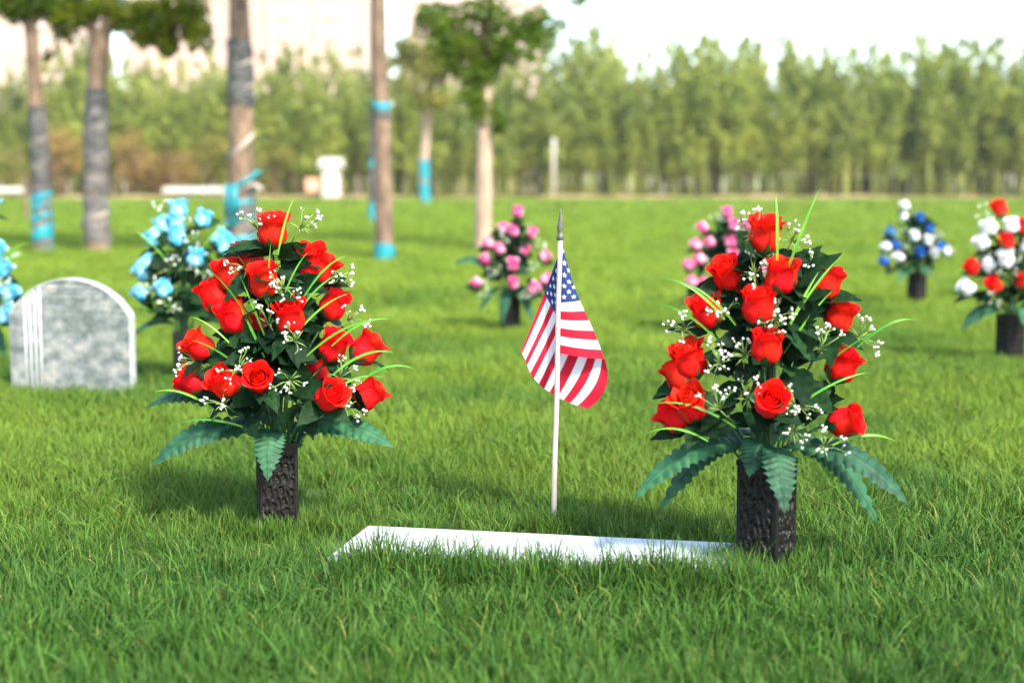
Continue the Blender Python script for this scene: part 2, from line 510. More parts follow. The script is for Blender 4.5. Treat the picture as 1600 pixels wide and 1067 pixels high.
def sprig_meshes(seed):
    r_ = random.Random(seed)
    st, bu = MB(), MB()
    for k in range(6):
        d = Vector((r_.uniform(-1, 1), r_.uniform(-1, 1), r_.uniform(.15, 1.1))).normalized()
        L = r_.uniform(.018, .032)
        e = d * L
        mid = d * L * .5 + Vector((0, 0, .004))
        st.tube([Vector((0, 0, -.004)), mid, e], [.0008, .0007, .0005], 4)
        for q in range(r_.randint(3, 5)):
            d2 = (d + Vector((r_.uniform(-1, 1), r_.uniform(-1, 1), r_.uniform(-.6, 1))) * .8).normalized()
            a = mid.lerp(e, r_.uniform(.5, 1))
            tip = a + d2 * r_.uniform(.006, .011)
            st.tube([a, tip], [.0005, .0004], 4)
            if r_.random() < .8: bu.ball(tip, r_.uniform(.0014, .0021), 6, 4, sz=1.3)
    for k in range(7):     # needle leaves
        d = Vector((r_.uniform(-1, 1), r_.uniform(-1, 1), r_.uniform(-.4, .8))).normalized()
        st.tube([Vector((0, 0, 0)), d * .010 + Vector((0, 0, .001)), d * .019], [.0005, .0009, .0002], 4)
    st.tube([(0, 0, -.045), (0.002, 0, -.02), (0, 0, 0)], [.0009, .0009, .0009], 4)
    return st.mesh('filler_sprig', M_SPRIG), bu.mesh('bud_cluster', M_BUD)
SPRIGS = [sprig_meshes(s) for s in range(6)]

def bouquet(label, top, roses, keys, cx, group, ferns=(), blades=(), sprigs=(), R0=.165, size=1.0, n_leaf=95, overrides={}, hz=.36, back=4, seed=1, rose_scale=1.0, category='bouquet'):
    """top: world point at the mouth of the vase. roses: pixel centres in the photograph."""
    random.seed(seed)
    root = empty('flower_bouquet', top)
    tag(root, label, category, group)
    Y = top.y
    def R(h): return R0 * max(.12, 1 - .86 * max(0, h) / hz)
    def loc(px, py, k=1.0):
        p = at(px, py, Y) - top
        h = p.z; r = R(h)
        dy = -math.sqrt(max(r * r - p.x * p.x, (.25 * r) ** 2)) * .85 * k
        q = at(px, py, Y + dy) - top
        return q
    spots = []
    for i, (px, py) in enumerate(roses):
        k, ax = overrides.get(i, (1.0, None))
        p = loc(px, py, k)
        if ax is None:
            a = Vector((p.x * 3.0, p.y * 1.6, .10 + .35 * max(0, p.z)))
            a.z += .22
        else: a = Vector(ax)
        a.normalize()
        spots.append((p, a, keys[i % len(keys)] if not isinstance(keys, str) else keys, i))
    for b in range(back):            # blooms on the far side
        ang = math.radians(40 + 100 * (b + .5) / max(1, back)); h = .06 + .20 * random.random()
        r = R(h) * .8
        p = Vector((r * math.cos(ang) , r * math.sin(ang), h))
        spots.append((p, Vector((p.x * 2.5, p.y * 2.5, .35)).normalized(), (keys if isinstance(keys, str) else keys[b % len(keys)]), b + 50))
    for p, a, key, i in spots:
        s = size * rose_scale * random.uniform(.92, 1.05) * (.88 if -a.y > .55 else .97)
        base = p - a * (ROSE_H * s * .5)
        camward = -a.y
        var = 1 if camward > .55 else (0, 3, 0, 1)[(i * 7 + 3) % 4]
        add_rose(root, base, a, s, key, var, random.uniform(0, 6.28))
        # stem
        c0 = Vector((p.x * .12, p.y * .12, -.06))
        st = MB(); st.tube(bez(c0, Vector((p.x * .25, p.y * .25, base.z * .6)), base - a * .012, 6), .0019, 5)
        st.build('stem', M_STEM, root)
        # leaves under the bloom
        for q in range(2):
            out = Vector((a.x + random.uniform(-.9, .9), a.y + random.uniform(-.5, .5), random.uniform(-.35, .3))).normalized()
            out = (out + Vector((0, .35, 0))).normalized()
            lq = leaf_quat(out, a + Vector((0, -.6, .2)), random.uniform(-.5, .5))
            link('leaf', random.choice(LEAVES), root, base - a * .004 + out * .006, lq, size * random.uniform(.7, .95))
    for i in range(n_leaf):              # leaves filling the inside
        h = random.uniform(.045, hz * .80) ; r = R(h) * random.uniform(.15, .58)
        ang = random.uniform(0, 2 * math.pi) if random.random() < .4 else random.uniform(math.pi * 1.05, math.pi * 1.95)
        p = Vector((r * math.cos(ang), r * math.sin(ang), h))
        out = Vector((math.cos(ang) + random.uniform(-.8, .8), math.sin(ang) + random.uniform(-.6, .6), random.uniform(-.5, .6))).normalized()
        lq = leaf_quat(out, Vector((random.uniform(-.6, .6), -.7, random.uniform(.1, 1))), random.uniform(-.6, .6))
        link('leaf', random.choice(LEAVES), root, p, lq, size * random.uniform(.75, 1.05))
    core = MB()                          # wire trunk the stems are bound to
    core.tube([(0, 0, -.13), (0, 0, .02), (.004, 0, hz * .45), (0, 0, hz * .8)], [.010, .010, .007, .002], 8)
    core.build('stem_bundle', M_STEM, root)
    for i, (px, py, dy, w) in enumerate(ferns):
        tip = at(px, py, Y + dy) - top
        p0 = Vector((tip.x * .05, tip.y * .05, .012))
        lift = .050 + .25 * max(0, .03 + tip.z)
        p1 = Vector((tip.x * .55, tip.y * .62 - .01, max(.012, tip.z) + lift))
        frond(root, p0, p1, tip, w * 1.22, seed * 31 + i, up=Vector((0, -.45, 1)).normalized())
    for i, (px, py) in enumerate(blades):
        tip = at(px, py, Y - .05) - top
        cen = Vector((tip.x * .12, -.06, max(.03, tip.z * .72 - .02)))
        s0 = tip + (cen - tip).normalized() * min((cen - tip).length, random.uniform(.09, .14))
        md = s0.lerp(tip, .55) + Vector((0, -.015, .008 + .11 * abs(tip.x)))
        blade(root, s0, md, tip, random.uniform(.0030, .0055) * size, seed * 77 + i)
    for i, (px, py) in enumerate(sprigs):
        p = loc(px, py, 1.03)
        a = Vector((p.x * 3, p.y * 2.5 - .15, .25)).normalized()
        s, bu = SPRIGS[(i + seed) % len(SPRIGS)]
        o = link('filler_sprig', s, root, p - a * .005, track(a, random.uniform(0, 6)), size * 1.2)
        link('bud_cluster', bu, o)
    return root

# ------------------------------------------------------------------ vases
VW, VH = 0.066, 0.205
def panel_mesh(seed):
    r_ = np.random.default_rng(seed)
    nx, nz = 58, 170
    xs = np.linspace(-VW / 2, VW / 2, nx); zs = np.linspace(0, VH, nz)
    X, Z = np.meshgrid(xs, zs)
    cw, ch = .0098, .0205
    gx = np.arange(-.04, .041, cw); gz = np.arange(-.02, VH + .02, ch)
    pts = np.array([(x + r_.uniform(-.42, .42) * cw + (cw / 2 if i % 2 else 0), z + r_.uniform(-.42, .42) * ch) for i, z in enumerate(gz) for x in gx])
    wx = X + .0012 * np.sin(Z * 300) ; wz = Z + .0015 * np.sin(X * 420)
    D = np.sqrt(((wx[..., None] - pts[:, 0]) / 1.0) ** 2 + ((wz[..., None] - pts[:, 1]) * .52) ** 2)
    D.sort(axis=-1)
    e = D[..., 1] - D[..., 0]
    h = np.clip((e - .0026) / .0012, 0, 1); h = h * h * (3 - 2 * h)
    bord = np.minimum(VW / 2 - np.abs(X), .02)
    h *= np.clip((bord - .0055) / .0015, 0, 1) * np.clip((Z - .006) / .002, 0, 1) * np.clip((VH - .020 - Z) / .002, 0, 1)
    fr = (np.clip((.0030 - np.abs(bord - .0030)) / .001, 0, 1)) * -.0008
    Yd = h * .0036 + fr + r_.normal(0, .00012, X.shape) + h * r_.normal(0, .00022, X.shape)
    v = np.stack([X, -VW / 2 + Yd, Z], -1).reshape(-1, 3)
    idx = np.arange(nx * nz).reshape(nz, nx)
    f = np.stack([idx[:-1, :-1], idx[:-1, 1:], idx[1:, 1:], idx[1:, :-1]], -1).reshape(-1, 4)
    hm = (h[:-1, :-1] + h[1:, 1:]) / 2
    return mesh('side_panel', v, f, [M_VASE, M_VFOIL], True, (hm > .9).astype(int).reshape(-1))
PANELS = [panel_mesh(3), panel_mesh(8)]
def rim_mesh():
    b = MB()
    w, t = VW / 2 + .0012, .004
    for (x0, x1, y0, y1) in ((-w, w, -w, -w + t), (-w, w, w - t, w), (-w, -w + t, -w + t, w - t), (w - t, w, -w + t, w - t)):
        b.box(x0, x1, y0, y1, VH - .006, VH + .0015)
    return b.mesh('rim', M_VASE, False)
RIM = rim_mesh()
fb = MB(); fb.box(-VW / 2 + .006, VW / 2 - .006, -VW / 2 + .006, VW / 2 - .006, .002, VH - .012); FOAM = fb.mesh('floral_foam', M_FOAM, False)
def vase(label, base, rz, sink, scale, group):
    o = empty('grave_vase', base - Vector((0, 0, sink)), rz)
    o.scale = (scale,) * 3
    tag(o, label, 'vase', group)
    for k in range(4):
        link('side_panel', PANELS[k % 2], o, (0, 0, 0), Euler((0, 0, k * math.pi / 2)).to_quaternion())
    link('rim', RIM, o)
    link('floral_foam', FOAM, o)
    KEEP_OUT.append((base.x, base.y, rz, VW / 2 * scale + .004, VW / 2 * scale + .004))
    return base + Vector((0, 0, VH * scale - sink))

VG, BG = 'dark grave vases on the lawn', 'bouquets of silk roses in grave vases'
topL = vase('dark cobbled vase under the left red rose bouquet beside the white slab', VASE_L, math.radians(14), .03, .98, VG)
topR = vase('dark cobbled vase under the right red rose bouquet at the slab end', VASE_R, math.radians(-36), .02, 1.02, VG)

L_ROSES = [(426, 360), (484, 409), (503, 421), (357, 429), (390, 405), (412, 439), (334, 462), (364, 495), (453, 495), (521, 476), (520, 541), (572, 545), (311, 541), (300, 595), (351, 599), (404, 592), (515, 619), (573, 616)]
L_OVER = {0: (.8, (.12, -.25, 1)), 1: (.9, (.15, -.35, 1)), 2: (.3, (.6, -.1, .9)), 3: (.8, (-.28, -.25, 1)), 4: (-.5, (-.1, .2, 1)), 5: (1.05, (-.08, -.35, 1)), 6: (.4, (-.45, -.1, .9)),
          7: (1, (-.35, -.35, .9)), 8: (1.05, (.0, -.4, 1)), 9: (.85, (.5, -.25, .9)), 10: (1.0, (.45, -.4, .85)), 11: (.5, (.8, -.05, .8)), 12: (.8, (-.75, -.3, .75)),
          13: (.55, (-.85, -.15, .5)), 14: (1.0, (.55, -.45, .55)), 15: (1.15, (.05, -.9, .45)), 16: (1.0, (.55, -.6, .45)), 17: (.4, (.8, 0, .6))}
L_OVER[14] = (1.0, (-.6, -.5, .6))
L_FERN = [(238, 728, -.03, .050), (229, 637, .02, .050), (418, 752, -.10, .050), (614, 699, -.05, .056), (330, 690, -.02, .045), (470, 700, .14, .05), (380, 660, .16, .05)]
L_BLADE = [(459, 310), (539, 401), (529, 429), (544, 459), (611, 499), (649, 577), (616, 551), (375, 431), (296, 495), (301, 532), (240, 613), (276, 662), (329, 424), (423, 381), (590, 500), (480, 395), (600, 590), (375, 480)]
L_SPRIG = [(470, 353), (402, 354), (385, 416), (529, 437), (549, 497), (420, 504), (463, 531), (372, 576), (453, 592), (544, 634), (347, 629), (306, 563), (443, 447), (534, 588), (310, 575), (445, 462)]
bouquet('large red rose bouquet with white sprigs and drooping ferns, left of the flag', topL, L_ROSES, 'red', 434, BG, L_FERN, L_BLADE, L_SPRIG, overrides=L_OVER, hz=.40, R0=.155, seed=3, size=.96)

R_ROSES = [(1195, 367), (1136, 428), (1221, 432), (1291, 441), (1105, 487), (1185, 478), (1312, 495), (1198, 542), (1077, 563), (1062, 586), (1316, 571), (1203, 627), (1080, 632), (1056, 650), (1320, 658)]
R_OVER = {0: (.8, (.1, -.3, 1)), 1: (1, (-.4, -.45, .8)), 2: (1, (.08, -.3, 1)), 3: (.8, (.35, -.2, 1)), 4: (.9, (-.35, -.3, .9)), 5: (1, (.0, -.3, 1)), 6: (.8, (.3, -.3, .9)), 7: (1.1, (.05, -.3, 1)),
          8: (.7, (-.3, -.2, 1)), 9: (.3, (-.5, .1, .8)), 10: (.8, (.4, -.3, .9)), 11: (1.2, (.05, -.85, .5)), 12: (.9, (-.45, -.5, .75)), 13: (.3, (-.8, .0, .6)), 14: (.9, (.85, -.5, .3))}
R_FERN = [(989, 782, -.03, .046), (1030, 800, .02, .046), (1062, 752, .05, .046), (1226, 803, -.11, .052), (1420, 790, -.07, .052), (1372, 820, .01, .046), (1170, 745, -.06, .05), (1130, 700, .14, .05), (1260, 690, .15, .05)]
R_BLADE = [(1281, 294), (1212, 304), (1037, 435), (1012, 474), (1434, 501), (1358, 582), (1400, 690), (1008, 678), (1025, 630), (1314, 401), (1279, 425), (1240, 563), (1302, 453), (1158, 453), (1400, 515), (1140, 600), (1060, 440), (1250, 640)]
R_SPRIG = [(1181, 363), (1178, 425), (1268, 425), (1066, 512), (1133, 484), (1122, 565), (1285, 543), (1347, 526), (1212, 498), (1164, 554), (1167, 622), (1245, 633), (1122, 638), (1240, 672), (1290, 697), (1240, 374), (1200, 520)]
bouquet('large red rose bouquet with white sprigs and drooping ferns, right of the flag', topR, R_ROSES, 'red', 1197, BG, R_FERN, R_BLADE, R_SPRIG, overrides=R_OVER, hz=.40, R0=.155, seed=5, size=.92)

# bouquets farther back
def far_set(label, vlabel, px, py, rz, roses, keys, ferns, blades, sprigs, seed, rs=.92, nl=60):
    b = gpt(px, py)
    t = vase(vlabel, b, rz, .02, 1.0, VG)
    bouquet(label, t, roses, keys, px, BG, ferns, blades, sprigs, hz=.34, R0=.15, seed=seed, size=1.0, n_leaf=nl, rose_scale=rs, back=3)
    return b
PK = [(809, 331), (785, 357), (802, 361), (829, 363), (764, 381), (781, 389), (819, 390), (759, 405), (801, 414), (850, 401), (745, 442), (802, 443), (833, 451), (853, 436)]
far_set('pink rose bouquet standing alone behind the small flag', 'dark vase under the pink bouquet behind the small flag', 797, 517, .3, PK, 'pink',
        [(708, 415, 0, .05), (748, 490, -.05, .05), (785, 508, -.12, .05), (832, 505, -.08, .05), (880, 470, 0, .05)], [(845, 340), (770, 345), (870, 405)], [(775, 420), (830, 420), (840, 385), (790, 375), (815, 460), (760, 455)], 11, .85)
PK2 = [(1136, 332), (1098, 356), (1146, 352), (1168, 352), (1109, 379), (1141, 377), (1088, 383), (1077, 414), (1094, 405), (1145, 400), (1082, 441), (1102, 445), (1180, 385), (1190, 420)]
far_set('pink rose bouquet half hidden behind the right red bouquet', 'dark vase hidden behind the right red bouquet, under pink roses', 1138, 517, -.2, PK2, 'pink',
        [(1060, 480, 0, .05), (1100, 500, -.1, .05), (1200, 500, -.05, .05)], [(1062, 355), (1110, 335)], [(1120, 345), (1125, 420), (1160, 440), (1155, 370)], 12, .85)
BL = [(279, 328), (254, 352), (276, 350), (317, 342), (242, 373), (276, 371), (305, 403), (344, 373), (356, 388), (233, 412), (225, 424), (256, 452), (221, 458)]
far_set('sky blue rose bouquet between the headstone and the left red bouquet', 'dark vase behind the left red bouquet, under blue roses', 290, 598, .25, BL, 'blue',
        [(208, 525, -.05, .05), (330, 480, 0, .05), (250, 500, .1, .05)], [(312, 296), (213, 345), (207, 358), (360, 350), (228, 335), (200, 440), (190, 475)], [(255, 328), (290, 355), (275, 422), (310, 425), (240, 445), (265, 480), (300, 380)], 13, 1.0)
BL2 = [(-8, 392), (4, 420), (-30, 400), (12, 458), (-20, 450), (8, 492), (-45, 430), (-60, 470), (-30, 350), (-15, 320)]
far_set('sky blue rose bouquet cut off by the left edge of the photo', 'dark vase at the left edge of the photo, under blue roses', -42, 585, .1, BL2, 'blue',
        [(10, 560, 0, .05), (-70, 560, 0, .05)], [(52, 382), (30, 395), (44, 400)], [(10, 404), (-5, 440), (4, 475)], 14, 1.0)
BW = [(1414, 322), (1413, 340), (1437, 341), (1452, 357), (1392, 363), (1429, 369), (1385, 386), (1400, 383), (1450, 376), (1469, 384), (1437, 394), (1459, 396), (1405, 402), (1382, 409), (1480, 393)]
BWK = ['white', 'white', 'navy', 'navy', 'navy', 'white', 'white', 'navy', 'white', 'navy', 'navy', 'white', 'white', 'navy', 'white']
far_set('blue and white rose bouquet far back on the right of the lawn', 'dark vase under the blue and white bouquet far back on the right', 1432, 472, .5, BW, BWK,
        [(1382, 432, -.05, .05), (1402, 442, -.1, .05), (1450, 432, -.1, .06), (1468, 442, 0, .05)], [(1368, 357), (1390, 338)], [(1420, 385), (1412, 368), (1462, 365)], 15, .92)
RW = [(1561, 326), (1546, 356), (1580, 353), (1599, 355), (1534, 380), (1572, 378), (1572, 405), (1520, 418), (1545, 414), (1553, 446), (1511, 451), (1606, 386), (1615, 415), (1598, 440), (1630, 450)]
RWK = ['red', 'white', 'white', 'red', 'white', 'red', 'white', 'red', 'white', 'red', 'white', 'white', 'white', 'red', 'red']
far_set('red and white rose bouquet at the right edge of the photo', 'dark vase at the right edge under red and white roses', 1577, 561, .35, RW, RWK,
        [(1503, 515, -.05, .055), (1520, 500, .05, .05), (1610, 525, -.1, .05), (1640, 500, 0, .05)], [(1522, 312), (1530, 350), (1600, 470)], [(1575, 430), (1590, 400), (1555, 470), (1540, 335)], 16, 1.0)

# ------------------------------------------------------------------ white marker slab
def slab():
    a = gpt(574, 820, .034); b = gpt(1168, 848, .034)
    ex = (b - a).normalized(); ey = Vector((ex.y, -ex.x, 0))   # ey towards the camera
    c = (a + b) / 2 + ey * .108
    w, d, h = (b - a).length / 2, .108, .034
    o = empty('grave_marker', c, math.atan2(ex.y, ex.x))
    tag(o, 'flat white marble grave marker slab sunk in the grass before the flag', 'grave marker')
    m = MB()
    e = .004
    ring = lambda k, z: [(-w + k, -d + k, z), (w - k, -d + k, z), (w - k, d - k, z), (-w + k, d - k, z)]
    v = ring(0, -.02) + ring(0, h - e) + ring(e * .3, h - e * .3) + ring(e, h)
    f = [(3, 2, 1, 0), (12, 13, 14, 15)]
    for r in range(3):
        for k in range(4): f.append((r * 4 + k, r * 4 + (k + 1) % 4, (r + 1) * 4 + (k + 1) % 4, (r + 1) * 4 + k))
    m.add(v, f)
    m.build('slab', M_MARBLE, o, smooth=False)
    KEEP_OUT.append((c.x, c.y, math.atan2(ex.y, ex.x), w + .004, d + .002))
    return KEEP_OUT[-1]
SLAB = slab()

# ------------------------------------------------------------------ headstone
def headstone():
    base = gpt(116, 610)
    Yh = base.y
    W = 196 * Yh / F_PX; H = 180 * Yh / F_PX + .03
    o = empty('headstone', base, math.radians(-6))
    tag(o, 'weathered grey granite headstone with rounded top and white ribs down its left', 'headstone')
    hw = W / 2; sh = H * .71; T = .021
    prof = [(-hw, -.02), (-hw, sh * .55), (-hw, sh)]
    n = 26
    rise = H - sh; rad_ = (hw * hw + rise * rise) / (2 * rise); amax = math.asin(hw / rad_)
    for i in range(1, n):
        a = -amax + 2 * amax * i / n
        prof.append((rad_ * math.sin(a), H - rad_ * (1 - math.cos(a))))
    prof += [(hw, sh), (hw, sh * .55), (hw, -.02)]
    m = MB()
    N = len(prof); c = .002
    def inset(k):
        return [(x * (1 - k / hw), z - (k if z > sh * .9 else 0) * (1 if z > sh else .6)) for x, z in prof]
    rings = [(inset(c), -T), (prof, -T + c), (prof, T - c), (inset(c), T)]
    v = []
    for p, y in rings: v += [(x, y + .0015 * random.uniform(-1, 1), z) for x, z in p]
    f, mi = [], []
    for r in range(3):
        for i in range(N - 1):
            f.append((r * N + i, r * N + i + 1, (r + 1) * N + i + 1, (r + 1) * N + i)); mi.append(1)  # rim faces get the pale tone, a sunlit edge put into colour
    # faces front and back as fans of strips
    for r in (0, 3):
        for i in range(N // 2):
            q = (r * N + i, r * N + N - 1 - i, r * N + N - 2 - i, r * N + i + 1)
            if len(set(q)) == 4:
                f.append(q if r == 3 else q[::-1]); mi.append(0)
    me = mesh('stone', v, f, [M_GRANITE, M_GEDGE], False, mi)
    link('stone', me, o)
    for k in range(4):
        x = -hw + W * (.135 + .042 * k)
        zt = H - rad_ + math.sqrt(rad_ ** 2 - x * x) - .008
        b = MB(); b.tube([(x, -T + .001, -.01), (x, -T + .001, zt * .5), (x, -T + .001, zt)], .0042, 8)
        b.build('rib', M_GEDGE, o)
    KEEP_OUT.append((base.x, base.y, math.radians(-6), hw + .003, T + .003))
headstone()

# ------------------------------------------------------------------ flag on its stick
def flag():
    base = gpt(864, 812)
    Y = base.y
    o = empty('small_flag', base)
    tag(o, 'small stars and stripes flag drooping from a pale stick behind the slab', 'flag')
    loc = lambda px, py, dy=0.0: at(px, py, Y + dy) - base
    p0 = loc(863.5, 830); p1 = loc(875, 374)
    p0.z = -.06; 
    b = MB(); n = 14
    pts = [p0.lerp(p1, i / (n - 1)) + Vector((.0006 * math.sin(i * 1.1), 0, 0)) for i in range(n)]
    b.tube(pts, [.0048 - .0006 * i / n for i in range(n)], 12)
    b.build('pole', M_POLE, o)
    ax = (p1 - p0).normalized()
    s = Y / F_PX
    b = MB()
    prof = [(0, 3.2), (1, 5.4), (5, 6.2), (9, 5.0), (12, 3.6), (15, 4.6), (22, 5.0), (30, 4.0), (40, 2.4), (47, 1.3), (51, .3)]
    b.tube([p1 - ax * (2 * s) + ax * (h * s) for h, r in prof], [r * s for h, r in prof], 14)
    b.build('finial', M_FINIAL, o)
    # cloth: front fold from the stick to the right, back layer returning behind to the left
    Z = lambda x, y: (790 + .2624 * x, 370 + .2624 * y)
    vH = np.array([0, 1]); Hx = np.array([326, 312]); Hy = np.array([46, 690])
    vF = np.array([0, .30, .54, .80, 1]); Fx = np.array([337, 398, 444, 535, 590]); Fy = np.array([44, 262, 382, 582, 728])
    vE = np.linspace(0, 1, 14)
    Ex = np.array([95, 99, 118, 128, 147, 168, 197, 230, 262, 310, 345, 385, 428, 492]); Ey = np.array([672, 694, 735, 765, 810, 843, 875, 905, 925, 955, 972, 990, 1005, 1022])
    NU, NV = 300, 208
    us = np.linspace(0, 1, NU + 1); vsn = np.linspace(0, 1, NV + 1)
    V = np.zeros((NV + 1, NU + 1, 3))
    for j, v in enumerate(vsn):
        h = np.array([np.interp(v, vH, Hx), np.interp(v, vH, Hy)])
        fo = np.array([np.interp(v, vF, Fx), np.interp(v, vF, Fy)])
        e = np.array([np.interp(v, vE, Ex), np.interp(v, vE, Ey)])
        sf = np.interp(v, [0, .54, 1], [.02, .145, .29])
        ctl = (fo + e) / 2 + np.array([np.interp(v, [0, .6, 1], [14, 22, 112]), np.interp(v, [0, .6, 1], [-8, 10, 34])])
        for i, u in enumerate(us):
            if u <= sf:
                t = u / sf
                q = h * (1 - t) + fo * t + np.array([0, 9 * math.sin(math.pi * t) * (v - .2)])
                dy = .0055 + .012 * math.sin(t * math.pi * .5) * v - .020 * math.sin(t * math.pi) * v * .8
            else:
                t = (u - sf) / (1 - sf)
                t2 = t ** np.interp(v, [0, 1], [.80, 1.0])
                q = fo * (1 - t2) ** 2 + ctl * 2 * t2 * (1 - t2) + e * t2 ** 2
                dy = .0055 + .012 * v + .020 * math.sin(min(1, t * 2.2) * math.pi / 2) + .009 * math.sin(t * 5.0 + v * 3.0) * t + .006 * math.sin(v * 9 + t * 2) * t
            x, y = Z(*q)
            V[j, i] = tuple(loc(x, y, dy))
    idx = np.arange((NU + 1) * (NV + 1)).reshape(NV + 1, NU + 1)
    f = np.stack([idx[:-1, :-1], idx[1:, :-1], idx[1:, 1:], idx[:-1, 1:]], -1).reshape(-1, 4)
    # print of the cloth, sampled per vertex
    U2, V2 = np.meshgrid(us * 1.5, vsn)
    RED, WHI, BLU = np.array([.52, .012, .035]), np.array([.74, .75, .78]), np.array([.022, .045, .17])
    def colour(U, W):
        st = np.clip((W * 13).astype(int), 0, 12) % 2 == 0
        c = np.where(st[..., None], RED, WHI)
        can = (U < .60) & (W < 7 / 13)
        c = np.where(can[..., None], BLU, c)
        star = np.zeros(U.shape, bool)
        ch, cw = 7 / 13, .60
        for r in range(9):
            for k in range(6 if r % 2 == 0 else 5):
                cx = cw * ((2 * k + 1 + (r % 2)) / 12); cy = ch * (r + 1) / 10
                dx, dy = U - cx, W - cy
                rr = np.hypot(dx, dy)
                ok = rr < .040
                if not ok.any(): continue
                an = np.mod(np.arctan2(dx, -dy), 2 * np.pi / 5)
                an = np.minimum(an, 2 * np.pi / 5 - an)
                Ro = .029; Ri = Ro * .40
                # edge of the five-pointed star at angle an
                A = np.array([Ro, 0]); B = np.array([Ri * math.cos(math.pi / 5), Ri * math.sin(math.pi / 5)])
                nx, ny = B[1] - A[1], -(B[0] - A[0])
                lim = (A[0] * nx + A[1] * ny) / (np.cos(an) * nx + np.sin(an) * ny)
                star |= ok & (rr < lim)
        return np.where((star & can)[..., None], WHI, c)
    acc = 0
    for ox in (-.35, 0, .35):
        for oy in (-.35, 0, .35):
            acc = acc + colour(np.clip(U2 + ox * 1.5 / NU, 0, 1.5), np.clip(V2 + oy / NV, 0, .99999))
    acc = acc / 9
    mt = bpy.data.materials.new('flag_print'); mt.use_nodes = True
    nt = mt.node_tree; N = nt.nodes; L = nt.links
    p = N['Principled BSDF']; p.inputs['Roughness'].default_value = .75; p.inputs['Specular IOR Level'].default_value = .2
    ca = N.new('ShaderNodeAttribute'); ca.attribute_name = 'print'
    tr = N.new('ShaderNodeBsdfTranslucent'); mx = N.new('ShaderNodeMixShader'); mx.inputs[0].default_value = .28
    wv = N.new('ShaderNodeTexNoise'); wv.inputs['Scale'].default_value = 900
    bp = N.new('ShaderNodeBump'); bp.inputs['Strength'].default_value = .25; bp.inputs['Distance'].default_value = .0006
    tc = N.new('ShaderNodeTexCoord'); L.new(tc.outputs['Object'], wv.inputs['Vector']); L.new(wv.outputs['Fac'], bp.inputs['Height']); L.new(bp.outputs[0], p.inputs['Normal'])
    L.new(ca.outputs['Color'], p.inputs['Base Color']); L.new(ca.outputs['Color'], tr.inputs['Color'])
    L.new(p.outputs[0], mx.inputs[1]); L.new(tr.outputs[0], mx.inputs[2]); L.new(mx.outputs[0], N['Material Output'].inputs['Surface'])
    me = mesh('flag_cloth', V.reshape(-1, 3), f, mt)
    la = me.color_attributes.new('print', 'FLOAT_COLOR', 'POINT')
    la.data.foreach_set('color', np.concatenate([acc.reshape(-1, 3), np.ones(((NU + 1) * (NV + 1), 1))], 1).astype(np.float32).reshape(-1))
    link('flag_cloth', me, o)
    KEEP_OUT.append((base.x, base.y, 0, .006, .006))
flag()

# ------------------------------------------------------------------ trees with wrapped trunks
def leaf_cloud(clumps, size, seed, flat=.5):
    """clumps: (centre, (rx,ry,rz), n). Many small bent leaves; returns verts, quads"""
    g = np.random.default_rng(seed)
    C = []
    for c, r, n in clumps:
        d = g.normal(size=(n, 3)); d /= np.linalg.norm(d, axis=1)[:, None]
        rad = g.random(n) ** .45
        # gaps and bulges
        k = g.normal(size=(7, 3)); k /= np.linalg.norm(k, axis=1)[:, None]
        lob = 0.72 + .38 * np.max(d @ k.T, axis=1) ** 3
        C.append(np.array(c) + d * np.array(r) * (rad * lob)[:, None])
    C = np.concatenate(C); n = len(C)
    a = g.normal(size=(n, 3)); a[:, 2] *= flat; a /= np.linalg.norm(a, axis=1)[:, None]
    b = np.cross(a, g.normal(size=(n, 3))); b /= np.linalg.norm(b, axis=1)[:, None]
    L = size * g.uniform(.6, 1.25, n)[:, None]; W = L * .55
    nn = np.cross(a, b)
    v = np.stack([C - a * L * .5, C + b * W * .5 + nn * L * .08, C + a * L * .5, C - b * W * .5 + nn * L * .08], 1).reshape(-1, 3)
    q = np.arange(4 * n).reshape(n, 4)
    return v, q
def fast_mesh(name, v, q, m):
    me = bpy.data.meshes.new(name)
    me.vertices.add(len(v)); me.vertices.foreach_set('co', np.asarray(v, np.float32).reshape(-1))
    me.loops.add(q.size); me.loops.foreach_set('vertex_index', q.astype(np.int32).reshape(-1))
    me.polygons.add(len(q)); me.polygons.foreach_set('loop_start', np.arange(0, q.size, q.shape[1], dtype=np.int32))
    me.materials.append(m)
    me.update(calc_edges=True); me.validate()
    return me

